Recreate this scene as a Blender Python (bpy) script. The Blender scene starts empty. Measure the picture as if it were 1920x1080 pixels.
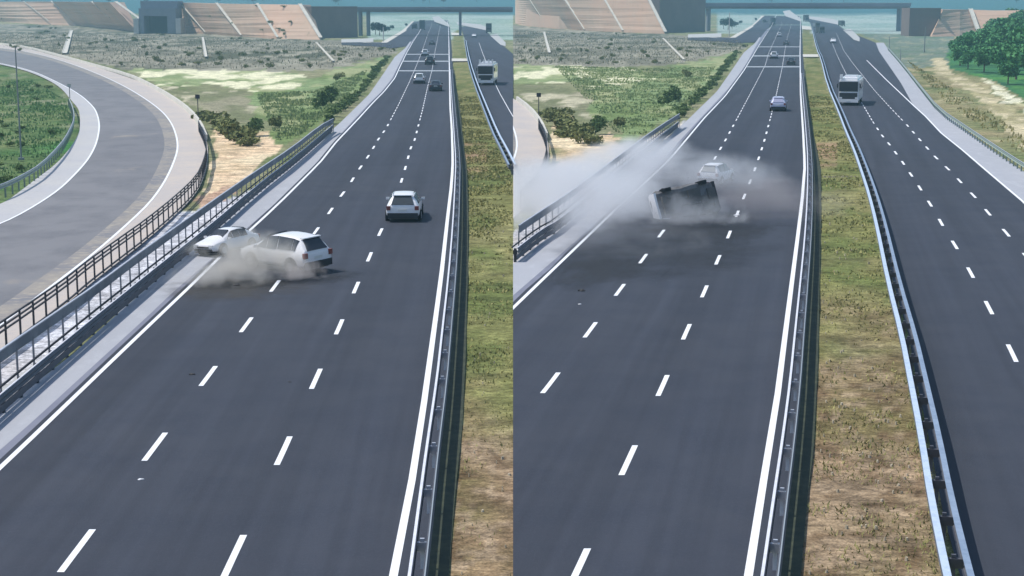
import bpy, bmesh, math, random
import numpy as np
from mathutils import Vector, Matrix
random.seed(7); rng = np.random.default_rng(7)
S = bpy.context.scene
C = S.collection
# ------------------------------------------------------------------ camera
F = 2985.0; H = 12.77; CX = 962.0; HOR = 8.0
PHI = math.atan((540-HOR)/F)
cam = bpy.data.cameras.new("camera"); co = bpy.data.objects.new("camera", cam); C.objects.link(co)
co.location = (0, 0, H); co.rotation_euler = (math.pi/2-PHI, 0, 0)
cam.sensor_width = 36; cam.lens = F/1920*36; cam.shift_x = -2/1920
cam.clip_start = 0.5; cam.clip_end = 9000
S.camera = co
# ------------------------------------------------------------------ sky, sun, exposure
SUN_EL = math.radians(60); SUN_AZ = math.radians(-84)      # azimuth from +Y towards +X
w = bpy.data.worlds.new("World"); S.world = w; w.use_nodes = True
nt = w.node_tree; bg = nt.nodes['Background']
sky = nt.nodes.new('ShaderNodeTexSky'); sky.sky_type = 'NISHITA'; sky.sun_disc = False
sky.sun_elevation = SUN_EL; sky.sun_rotation = SUN_AZ
nt.links.new(sky.outputs[0], bg.inputs[0]); bg.inputs[1].default_value = 0.11
sl = bpy.data.lights.new("sun", 'SUN'); so = bpy.data.objects.new("sun", sl); C.objects.link(so)
sl.energy = 3.0; sl.angle = math.radians(0.6); sl.color = (1, .945, .86)
sd = Vector((math.sin(SUN_AZ)*math.cos(SUN_EL), math.cos(SUN_AZ)*math.cos(SUN_EL), math.sin(SUN_EL)))
so.rotation_euler = sd.to_track_quat('Z', 'Y').to_euler(); so.location = (-60, 60, 90)
S.view_settings.view_transform = 'Standard'; S.view_settings.look = 'None'
S.view_settings.exposure = 0.46; S.view_settings.gamma = 1
S.cycles.volume_bounces = 3; S.cycles.max_bounces = 6; S.cycles.transparent_max_bounces = 12
# ------------------------------------------------------------------ pixel -> place
Y0 = 1000.0; SL = 0.035
CP, SP = math.cos(PHI), math.sin(PHI)
def zt(Y):
    return np.maximum(0, (np.asarray(Y, float)-Y0)*SL) + np.maximum(0, (np.asarray(Y, float)-1700)*0.06)
def gp(x, y, z=None):
    """ground point seen at (x, y); with z: the point at that height above the flat land"""
    u = (x-CX)/F; v = (540-y)/F
    dy = CP+v*SP; dz = -SP+v*CP
    if z is None:
        t = -H/dz if dz < -1e-6 else 1e9
        if t*dy > Y0: t = (H+SL*Y0)/(SL*dy-dz)
        return Vector((t*u, t*dy, H+t*dz))
    t = (z-H)/dz
    return Vector((t*u, t*dy, z))
def at_depth(x, y, Y):
    u = (x-CX)/F; v = (540-y)/F; t = Y/(CP+v*SP)
    return Vector((t*u, Y, H+t*(-SP+v*CP)))
def MR(x, y):   # the same place as seen in the second frame
    return (1500+1.045*(x-841), 105+1.036*(y-113))
def mapR(pts): return [MR(*p[:2]) for p in pts]
# ------------------------------------------------------------------ materials
MATS = {}
def mat(name, col, rough=.7, noise=None, metal=0, bump=0, spec=.3, emis=None, scale=(1,1,1), coat=0, rot=0, tracks=0):
    """noise = (scale, second colour, contrast lo, hi)"""
    if name in MATS: return MATS[name]
    m = bpy.data.materials.new(name); m.use_nodes = True; n = m.node_tree; b = n.nodes['Principled BSDF']
    b.inputs['Base Color'].default_value = (*col, 1); b.inputs['Roughness'].default_value = rough
    b.inputs['Metallic'].default_value = metal; b.inputs['Specular IOR Level'].default_value = spec
    if coat: b.inputs['Coat Weight'].default_value = coat; b.inputs['Coat Roughness'].default_value = .08
    if noise or bump:
        tc = n.nodes.new('ShaderNodeTexCoord'); mp = n.nodes.new('ShaderNodeMapping'); mp.inputs['Scale'].default_value = scale; mp.inputs['Rotation'].default_value = (0,0,rot)
        n.links.new(tc.outputs['Object'], mp.inputs[0])
        last = None
        for i, q in enumerate(noise or []):
            nz = n.nodes.new('ShaderNodeTexNoise'); nz.inputs['Scale'].default_value = q[0]; nz.inputs['Detail'].default_value = 5
            nz.inputs['Roughness'].default_value = .65
            n.links.new(mp.outputs[0], nz.inputs[0])
            r = n.nodes.new('ShaderNodeMapRange'); r.inputs[1].default_value = q[2]; r.inputs[2].default_value = q[3]
            n.links.new(nz.outputs[0], r.inputs[0])
            mx = n.nodes.new('ShaderNodeMix'); mx.data_type = 'RGBA'
            n.links.new(r.outputs[0], mx.inputs[0])
            if last is None: mx.inputs[6].default_value = (*col, 1)
            else: n.links.new(last, mx.inputs[6])
            mx.inputs[7].default_value = (*q[1], 1); last = mx.outputs[2]
        if tracks:
            m2 = n.nodes.new('ShaderNodeMapping'); m2.inputs['Rotation'].default_value = (0,0,rot); n.links.new(tc.outputs['Object'], m2.inputs[0])
            m3 = n.nodes.new('ShaderNodeMapping'); m3.inputs['Scale'].default_value = (1,.018,1); n.links.new(m2.outputs[0], m3.inputs[0])
            for sc_, lo_, hi_ in ((.55,1-tracks,1+tracks),(2.6,1-tracks*.5,1+tracks*.5)):
                nz = n.nodes.new('ShaderNodeTexNoise'); nz.inputs['Scale'].default_value = sc_; nz.inputs['Detail'].default_value = 3; n.links.new(m3.outputs[0], nz.inputs[0])
                r = n.nodes.new('ShaderNodeMapRange'); r.inputs[1].default_value = .35; r.inputs[2].default_value = .65; r.inputs[3].default_value = lo_; r.inputs[4].default_value = hi_; n.links.new(nz.outputs[0], r.inputs[0])
                vm = n.nodes.new('ShaderNodeVectorMath'); vm.operation = 'SCALE'; n.links.new(last, vm.inputs[0]); n.links.new(r.outputs[0], vm.inputs['Scale']); last = vm.outputs[0]
        if last is not None: n.links.new(last, b.inputs['Base Color'])
        if bump:
            nz = n.nodes.new('ShaderNodeTexNoise'); nz.inputs['Scale'].default_value = 18; nz.inputs['Detail'].default_value = 4
            n.links.new(mp.outputs[0], nz.inputs[0])
            bp = n.nodes.new('ShaderNodeBump'); bp.inputs['Strength'].default_value = bump; bp.inputs['Distance'].default_value = .05
            n.links.new(nz.outputs[0], bp.inputs['Height']); n.links.new(bp.outputs[0], b.inputs['Normal'])
    if emis: b.inputs['Emission Color'].default_value = (*emis, 1); b.inputs['Emission Strength'].default_value = 1
    MATS[name] = m; return m
RR = math.radians(10.8)
def aspm(name, k, rot): 
    c = lambda a: tuple(v*k for v in a)
    return mat(name, c((.043,.050,.071)), .85, [(.06,c((.054,.060,.079)),.35,.7),(.4,c((.036,.043,.064)),.42,.75),(9,c((.052,.06,.082)),.5,.75),(34,c((.064,.073,.096)),.58,.8)], bump=.15, rot=rot, tracks=.13)
asphalt = {-1: aspm('asphalt', .86, -.02), 1: aspm('asphalt_second', .86, RR)}
asphalt2 = {-1: aspm('asphalt_opposite', .9, -.1), 1: aspm('asphalt_opposite_second', .88, RR)}
worn = mat('worn_asphalt', (.175,.175,.19), .9, [(.05,(.21,.21,.225),.35,.65),(.3,(.13,.133,.15),.45,.75),(.14,(.34,.30,.25),.60,.76),(12,(.22,.215,.225),.5,.8)], scale=(1,.7,1))
worn_edge = mat('dusty_ramp_edge', (.30,.275,.25), .95, [(.25,(.20,.20,.22),.42,.62),(1.6,(.40,.36,.30),.5,.7)])
concrete_sh = mat('pale_shoulder_surface', (.40,.41,.45), .9, [(.1,(.36,.375,.42),.4,.7),(1.2,(.45,.465,.505),.5,.75),(14,(.34,.36,.4),.5,.8)], scale=(1,.4,1))
margin = mat('shoulder_margin_asphalt', (.19,.20,.26), .9, [(.5,(.23,.24,.3),.4,.7)])
beige_sh = mat('ramp_shoulder_surface', (.47,.43,.41), .9, [(.15,(.55,.48,.42),.4,.7),(1.5,(.40,.38,.39),.5,.8)])
grey_sh = mat('inner_shoulder_surface', (.45,.45,.47), .9, [(.15,(.50,.49,.48),.4,.7),(1.5,(.40,.40,.42),.5,.8)])
paint = mat('road_paint', (.84,.86,.90), .6, [(5,(.66,.69,.74),.55,.8)])
paint_dim = mat('worn_road_paint', (.42,.46,.50), .7)
steel = mat('galvanised_steel', (.58,.60,.66), .45, [(3,(.46,.49,.56),.4,.7)], metal=.35)
steel_w = mat('sunlit_edge_steel', (.78,.78,.84), .45, [(3,(.62,.64,.72),.45,.75)], metal=.1)  # lit top edges of rails, light put into colour; beam faces carry the shade
steel_b = mat('blue_grey_steel', (.30,.38,.50), .5, [(3,(.22,.29,.40),.4,.7)], metal=.2)
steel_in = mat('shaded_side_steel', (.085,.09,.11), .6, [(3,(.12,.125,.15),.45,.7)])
steel_cap2 = mat('grey_rail_edge', (.30,.34,.38), .5)
steel_lb = mat('light_blue_steel', (.50,.60,.74), .5, [(4,(.38,.48,.62),.45,.7)])
steel_band = mat('grey_band_steel', (.17,.18,.21), .7, [(.6,(.25,.26,.29),.4,.6),(5,(.12,.12,.13),.6,.75)])
steel_d = mat('dark_rail_paint', (.035,.035,.045), .6)
shade_strip = mat('dark_ground_and_rail_shade', (.04,.05,.036), .95, [(2,(.07,.08,.05),.45,.65)])  # dark ground, with the barrier's shade put into the same colour
conc = mat('concrete', (.48,.48,.47), .9, [(.6,(.38,.39,.39),.4,.7)])
conc_p = mat('pale_concrete', (.62,.60,.54), .9, [(.6,(.50,.48,.43),.4,.7)])
conc_d = mat('grey_blue_concrete', (.20,.22,.27), .9, [(.2,(.16,.18,.22),.4,.7)])
conc_deck = mat('deck_concrete', (.17,.19,.24), .9, [(.1,(.22,.24,.30),.4,.7)])
wall_m = mat('brown_grey_wall_panels', (.165,.13,.125), .9, [(.1,(.20,.16,.15),.4,.7)])
earth = mat('embankment_earth', (.58,.385,.28), .95, [(.03,(.50,.38,.29),.4,.65),(.12,(.62,.44,.33),.5,.75),(.3,(.20,.18,.13),.62,.8)])
rubber = mat('tyre_rubber', (.02,.02,.022), .85)
rim = mat('wheel_rim', (.45,.46,.48), .4, metal=.6)
glass = mat('dark_car_glass', (.02,.025,.035), .12, spec=.6)
glass_g = mat('grey_car_glass', (.10,.12,.13), .18, spec=.6)
red = mat('red_lamp', (.20,.045,.04), .3)
lampw = mat('clear_lamp', (.75,.76,.78), .2)
white = mat('white_car_paint', (.80,.80,.83), .35, coat=.6)
lilac = mat('pale_silver_paint', (.55,.56,.74), .35, coat=.6)
darkp = mat('dark_car_paint', (.035,.04,.05), .35, coat=.5)
dgrey = mat('dark_grey_paint', (.07,.08,.09), .4, coat=.4)
trim = mat('black_trim', (.03,.03,.034), .6)
under = mat('dusty_underbody', (.11,.105,.10), .85, [(3,(.14,.135,.13),.45,.7)])
plate = mat('number_plate', (.7,.7,.68), .5)
bark = mat('bark', (.12,.09,.065), .95)
def leafmat(name, a, b):
    if name in MATS: return MATS[name]
    m = bpy.data.materials.new(name); m.use_nodes = True; n = m.node_tree; p = n.nodes['Principled BSDF']
    p.inputs['Roughness'].default_value = .8; p.inputs['Specular IOR Level'].default_value = .1
    g = n.nodes.new('ShaderNodeNewGeometry'); mx = n.nodes.new('ShaderNodeMix'); mx.data_type = 'RGBA'
    mx.inputs[6].default_value = (*a,1); mx.inputs[7].default_value = (*b,1)
    n.links.new(g.outputs['Random Per Island'], mx.inputs[0]); n.links.new(mx.outputs[2], p.inputs['Base Color'])
    MATS[name] = m; return m
leaf_olive = leafmat('olive_scrub_leaves', (.12,.14,.05), (.24,.25,.10))
leaf_scrub = leafmat('scrub_blades', (.17,.165,.11), (.30,.28,.20))
leaf_green = leafmat('green_hedge_leaves', (.07,.12,.04), (.18,.25,.09))
leaf_tree = leafmat('tree_leaves', (.04,.16,.07), (.13,.32,.12))
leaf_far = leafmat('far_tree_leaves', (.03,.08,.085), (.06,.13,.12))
leaf_grass = leafmat('grass_blades', (.22,.22,.08), (.42,.36,.18))
leaf_med = leafmat('median_grass_blades', (.20,.20,.075), (.40,.37,.16))
leaf_lush = leafmat('lush_blades', (.19,.24,.10), (.34,.39,.19))
leaf_ramp = leafmat('ramp_grass_blades', (.12,.24,.08), (.28,.38,.17))
# ------------------------------------------------------------------ object helpers
def tag(o, label=None, cat=None, group=None, kind=None):
    if label: o['label'] = label
    if cat: o['category'] = cat
    if group: o['group'] = group
    if kind: o['kind'] = kind
    return o
def mobj(name, verts, faces, m, parent=None, smooth=False):
    me = bpy.data.meshes.new(name); me.from_pydata([tuple(v) for v in verts], [], faces); me.update()
    for mm in (m if isinstance(m, (list, tuple)) else [m]): me.materials.append(mm)
    o = bpy.data.objects.new(name, me); C.objects.link(o); o.parent = parent
    if smooth:
        me.shade_smooth(); me.set_sharp_from_angle(angle=math.radians(38))
    return o
def npmesh(name, V, Fq, m):
    me = bpy.data.meshes.new(name); k = Fq.shape[1]
    me.vertices.add(len(V)); me.vertices.foreach_set('co', V.astype(np.float32).ravel())
    me.loops.add(Fq.size); me.loops.foreach_set('vertex_index', Fq.astype(np.int32).ravel())
    me.polygons.add(len(Fq)); me.polygons.foreach_set('loop_start', np.arange(0, Fq.size, k, dtype=np.int32))
    me.update(calc_edges=True); me.validate()
    if m: me.materials.append(m)
    return me
def empty(name, loc, rz=0):
    o = bpy.data.objects.new(name, None); C.objects.link(o); o.location = loc; o.rotation_euler = (0,0,rz); o.empty_display_size = .3; return o
class MB:
    def __init__(s): s.v = []; s.f = []
    def add(s, vs, fs):
        b = len(s.v); s.v += [Vector(v) for v in vs]; s.f += [tuple(i+b for i in f) for f in fs]; return s
    def box(s, c, d, rz=0):
        hx, hy, hz = d[0]/2, d[1]/2, d[2]/2; ca, sa = math.cos(rz), math.sin(rz); vs = []
        for z in (-hz, hz):
            for x, y in ((-hx,-hy),(hx,-hy),(hx,hy),(-hx,hy)):
                vs.append((c[0]+x*ca-y*sa, c[1]+x*sa+y*ca, c[2]+z))
        return s.add(vs, [(3,2,1,0),(4,5,6,7),(0,1,5,4),(1,2,6,5),(2,3,7,6),(3,0,4,7)])
    def cyl(s, a, b, r, n=12, r2=None):
        a, b = Vector(a), Vector(b); r2 = r if r2 is None else r2; q = (b-a).to_track_quat('Z','Y'); vs = []
        for p, rr in ((a, r), (b, r2)):
            for i in range(n):
                t = 2*math.pi*i/n; vs.append(p + q @ Vector((rr*math.cos(t), rr*math.sin(t), 0)))
        fs = [(i,(i+1)%n,n+(i+1)%n,n+i) for i in range(n)] + [tuple(range(n-1,-1,-1)), tuple(range(n,2*n))]
        return s.add(vs, fs)
    def obj(s, name, m, parent=None, smooth=False): return mobj(name, s.v, s.f, m, parent, smooth)
def resample(pts, n=None, step=None):
    P = np.array([tuple(p) for p in pts], float); d = np.r_[0, np.cumsum(np.linalg.norm(np.diff(P, axis=0), axis=1))]
    if n is None: n = max(2, int(d[-1]/step)+1)
    t = np.linspace(0, d[-1], n); return np.stack([np.interp(t, d, P[:,i]) for i in range(P.shape[1])], 1)
def smooth_px(pts, it=2):
    P = [Vector(p) for p in pts]
    for _ in range(it):
        Q = [P[0]]
        for a, b in zip(P, P[1:]): Q += [a*.75+b*.25, a*.25+b*.75]
        Q.append(P[-1]); P = Q
    return [(p[0], p[1]) for p in P]
def clip(poly, side):
    """keep the part of a polygon on one side of the seam between the two stretches of land"""
    out = []
    for i in range(len(poly)):
        a, b = poly[i], poly[(i+1) % len(poly)]; ia, ib = a[0]*side >= 0, b[0]*side >= 0
        if ia: out.append(a)
        if ia != ib:
            t = a[0]/(a[0]-b[0]); out.append(tuple(a[k]+(b[k]-a[k])*t for k in range(3)))
    return out if len(out) >= 3 else None
def sheet(name, quads, m, side, z, kind='structure', parent=None):
    V = {}; vs = []; fs = []
    for q in quads:
        p = clip([tuple(v) for v in q], side)
        if not p: continue
        f = []
        for v in p:
            k = (round(v[0],4), round(v[1],4), round(v[2],4))
            if k not in V: V[k] = len(vs); vs.append((v[0], v[1], v[2]+z))
            if V[k] not in f: f.append(V[k])
        if len(f) >= 3: fs.append(f)
    if not fs: return None
    o = mobj(name, vs, fs, m, parent)
    bm = bmesh.new(); bm.from_mesh(o.data); bmesh.ops.recalc_face_normals(bm, faces=bm.faces)
    for f in bm.faces:
        if f.normal.z < 0: f.normal_flip()
    bm.to_mesh(o.data); bm.free()
    if kind: o['kind'] = kind
    return o
def xy_interp(pts, ys):
    P = sorted(pts, key=lambda p: p[1]); yy = [p[1] for p in P]; xx = [p[0] for p in P]
    sl = lambda a, b, y: xx[a]+(xx[b]-xx[a])/(yy[b]-yy[a])*(y-yy[a])
    return [float(np.interp(y, yy, xx)) if yy[0] <= y <= yy[-1] else (sl(-2,-1,y) if y > yy[-1] else sl(0,1,y)) for y in ys]
def band(name, lp, rp, y0, y1, m, side, z, **k):
    """ground sheet between two edges given as x(y)"""
    ys = []; y = y0
    while y < y1: ys.append(y); y += max(1.2, (y-HOR)*.035)
    ys.append(y1); a = xy_interp(lp, ys); b = xy_interp(rp, ys); qs = []
    nx = 4
    for i in range(len(ys)-1):
        r0 = [gp(a[i]+(b[i]-a[i])*t/nx, ys[i]) for t in range(nx+1)]; r1 = [gp(a[i+1]+(b[i+1]-a[i+1])*t/nx, ys[i+1]) for t in range(nx+1)]
        for t in range(nx): qs.append((r1[t], r1[t+1], r0[t+1], r0[t]))
    return sheet(name, qs, m, side, z, **k)
def ribbon(name, lp, rp, n, m, side, z, **k):
    a = resample([gp(*p) for p in lp], n); b = resample([gp(*p) for p in rp], n)
    return sheet(name, [(a[i+1], b[i+1], b[i], a[i]) for i in range(n-1)], m, side, z, **k)
def stripe(name, pts, wd, m, side, z, **k):
    P = resample([gp(*p) for p in pts], 120); qs = []
    T = np.gradient(P, axis=0); N = np.stack([T[:,1], -T[:,0]], 1); N /= np.linalg.norm(N, axis=1)[:,None]+1e-9
    for i in range(len(P)-1):
        f = lambda j, s: (P[j,0]+s*N[j,0]*wd/2, P[j,1]+s*N[j,1]*wd/2, P[j,2])
        qs.append((f(i+1,-1), f(i+1,1), f(i,1), f(i,-1)))
    return sheet(name, qs, m, side, z, **k)
# ------------------------------------------------------------------ road outlines, in photograph pixels
yL_edge = [(-120,992),(0,878),(90,793),(180,706),(270,620),(353,541),(390,503),(460,440),(520,385),(560,345),(600,305),(630,267),(670,225),(700,192),(720,172),(740,147),(750,125),(762,100),(775,77),(784,64),(797,40)]
yL_margin = [(-190,1010),(62,790),(160,700),(275,595),(320,552),(440,448),(540,361),(590,310),(622,270),(663,225),(694,192),(715,172),(735,147),(746,125),(759,100),(772,77),(782,64),(796,40)]
yL_rail = [(-160,900),(0,770),(140,661),(287,527),(307,504),(380,449),(480,362),(560,300),(587,275),(640,228),(692,177),(715,144),(740,107),(760,90),(770,76)]
yL_med = [(730,1120),(746,1040),(767,938),(783,830),(802,713),(812,630),(826,530),(838,420),(847,342),(849,302),(847,241),(844,200),(843,150),(842,100),(841,50),(838,38)]
yL_grassL = [(838,1120),(844,1047),(854,922),(867,797),(873,672),(877,520),(878,420),(876,322),(870,281),(864,220),(860,190),(855,165),(850,120),(848,80),(847,62)]
yL_grassR = [(866,52),(870,75),(877,120),(888,160),(904,200),(924,251),(940,281),(954,312),(975,360),(1010,430),(1150,1120)]
yL_road2L = [(862,46),(872,75),(880,120),(893,160),(909,200),(930,251),(946,281),(960,312),(985,360),(1020,430),(1170,1120)]
yL_road2R = [(905,52),(921,67),(945,87),(975,112),(1010,150),(1300,500)]
lane1_L = [(60,1145),(145,1032),(290,839),(392,704),(463,608),(514,539),(590,437),(616,401),(637,371),(655,347),(669,324),(683,304),(694,288),(709,262),(724,241),(747,197),(767,155),(780,125),(790,100),(802,65),(810,42)]
lane2_L = [(391,1145),(440,1040),(532,845),(592,712),(636,614),(667,541),(692,484),(711,440),(738,385),(751,345),(757,326),(762,308),(770,278),(777,264),(792,207),(802,162),(810,132),(816,95),(822,65),(826,42)]
yR_edge = [(700,840),(780,767),(875,660),(964,577),(990,549),(1047,500),(1064,480),(1109,437),(1145,401),(1192,359),(1255,300),(1280,270),(1320,222),(1360,180),(1395,132),(1410,107),(1425,82),(1446,50),(1456,28)]
yR_med = [(1397,1120),(1405,1080),(1422,963),(1442,838),(1459,734),(1472,630),(1486,520),(1495,450),(1504,375),(1509,312),(1506,250),(1501,175),(1500,100),(1501,42),(1499,30)]
yR_grassL = [(1499,1120),(1501,1080),(1513,942),(1526,838),(1534,672),(1537,520),(1539,400),(1539,320),(1530,275),(1524,250),(1513,175),(1507,107),(1504,55)]
yR_grassR = [(1790,1120),(1772,1080),(1744,963),(1726,838),(1702,713),(1690,630),(1660,520),(1642,425),(1630,370),(1615,325),(1600,282),(1586,250),(1571,212),(1549,162),(1536,110),(1529,95),(1519,50)]
yR_road2L = [(1815,1120),(1800,1080),(1768,963),(1745,838),(1718,713),(1704,630),(1672,520),(1654,425),(1640,370),(1624,325),(1609,282),(1594,250),(1578,212),(1555,162),(1541,110),(1533,95),(1520,45),(1512,34)]
yR_road2R = [(2300,760),(2060,520),(1920,380),(1855,325),(1805,282),(1765,250),(1735,218),(1715,200),(1660,148),(1625,113),(1600,80),(1585,58),(1560,40),(1525,30)]
yR_sh2o = [(2300,605),(2060,410),(1920,322),(1880,295),(1805,240),(1765,205),(1730,170),(1700,132),(1682,112),(1665,92),(1657,80)]
sh_inR = yR_road2R[:6]+[(1740,222),(1712,197),(1690,157),(1666,122),(1648,96),(1642,80),(1612,68),(1585,56),(1560,40),(1525,30)]
lane1_R = [(900,880),(964,805),(1033,718),(1107,619),(1160,547),(1205,487),(1238,441),(1300,360),(1318,337),(1345,289),(1362,260),(1385,217),(1410,170),(1435,122),(1440,103),(1450,80),(1460,58),(1466,42)]
lane2_R = [(1050,1140),(1090,1055),(1178,864),(1242,725),(1286,625),(1320,549),(1345,490),(1365,445),(1404,347),(1412,327),(1425,290),(1434,261),(1445,220),(1455,180),(1467,125),(1472,93),(1477,67),(1484,45)]
lane3_R = [(2010,900),(1895,657),(1854,577),(1820,512),(1794,466),(1769,426),(1751,394),(1733,366),(1718,342),(1704,322),(1692,304),(1670,274),(1652,252),(1635,226),(1617,195),(1592,150),(1570,105),(1560,80)]
lane4_R = [(2100,690),(1916,472),(1885,435),(1855,402),(1830,372),(1807,348),(1788,327),(1770,310),(1752,293),(1727,265),(1700,234),(1672,205),(1640,170),(1600,120),(1582,95),(1568,62)]
lane3_L = [(1010,300),(955,207),(937,175),(925,150),(905,100),(898,80)]
ramp_in = [(-260,515),(0,422),(60,390),(110,357),(140,328),(165,300),(180,272),(186,245),(186,230),(182,213),(175,200),(150,177),(110,155),(60,132),(0,118),(-60,108)]
ramp_ins = [(-260,465),(0,387),(40,357),(75,330),(100,312),(120,292),(137,270),(148,250),(150,237),(150,215),(146,202),(135,190),(118,168),(95,152),(55,134),(0,120),(-60,110)]
ramp_out = [(-200,740),(0,612),(110,527),(165,485),(215,442),(245,415),(282,380),(312,337),(331,292),(334,270),(328,245),(318,225),(300,205),(262,178),(215,152),(150,125),(90,106),(40,95),(0,90),(-60,84)]
ramp_rail = [(-200,790),(0,657),(60,615),(125,570),(180,525),(230,487),(290,438),(335,400),(370,362),(386,325),(391,290),(388,262),(375,238),(357,213),(325,188),(275,158),(235,143),(175,124),(112,107),(50,90),(0,83),(-60,78)]
for nm in ('ramp_in','ramp_ins','ramp_out','ramp_rail'): globals()[nm] = smooth_px(globals()[nm], 2)
# ------------------------------------------------------------------ ground
def vnoise(X, Y, sc, seed=0, octv=4):
    out = np.zeros_like(X); amp = 1; tot = 0
    for o in range(octv):
        x = X/sc+seed*17.3; y = Y/sc+seed*7.7; xi = np.floor(x).astype(np.int64); yi = np.floor(y).astype(np.int64); fx = x-xi; fy = y-yi
        fx = fx*fx*(3-2*fx); fy = fy*fy*(3-2*fy)
        def h(a, b):
            n = (a*374761393+b*668265263+seed*1013904223) & 0xffffffff; n = ((n ^ (n >> 13))*1274126177) & 0xffffffff
            return ((n ^ (n >> 16)) & 0xffff)/65535.0
        v = (h(xi,yi)*(1-fx)+h(xi+1,yi)*fx)*(1-fy)+(h(xi,yi+1)*(1-fx)+h(xi+1,yi+1)*fx)*fy
        out += v*amp; tot += amp; amp *= .55; sc /= 2.1
    return out/tot
def inpoly(px, py, poly):
    r = np.zeros(px.shape, bool); n = len(poly)
    for i in range(n):
        x1, y1 = poly[i][:2]; x2, y2 = poly[(i+1) % n][:2]
        if y1 == y2: continue
        c = ((y1 > py) != (y2 > py)) & (px < (x2-x1)*(py-y1)/(y2-y1)+x1); r ^= c
    return r
sm = lambda v, a, b: np.clip((v-a)/(b-a), 0, 1)
def worldxy(px, py):
    u = (px-CX)/F; v = (540-py)/F; dy = CP+v*SP; dz = -SP+v*CP
    t = np.where(dz < -1e-6, -H/np.minimum(dz,-1e-6), 1e9); t2 = (H+SL*Y0)/(SL*dy-dz)
    t = np.where(t*dy > Y0, t2, t); return t*u, t*dy
Z_L = dict(   # zones given as outlines on the land of the first frame
 scrub=[(-700,20),(300,55),(500,68),(745,80),(742,100),(620,128),(520,131),(240,129),(120,103),(-700,70)],
 cream=[(235,128),(520,131),(560,138),(590,150),(560,166),(470,170),(400,160),(300,158)],
 lush=[(470,165),(560,160),(620,130),(735,104),(700,150),(620,215),(590,240),(530,268),(500,262),(520,235),(470,215)],
 brown=[(300,160),(460,172),(480,210),(470,235),(400,225),(372,200),(330,175)],
 sand=[(388,215),(420,226),(448,250),(478,262),(478,246),(505,250),(520,268),(524,280),(470,325),(420,360),(372,392),(378,360),(396,320),(400,280),(396,245)],
 reddish=[(372,365),(400,350),(440,345),(415,368),(385,392),(365,395)])
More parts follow.
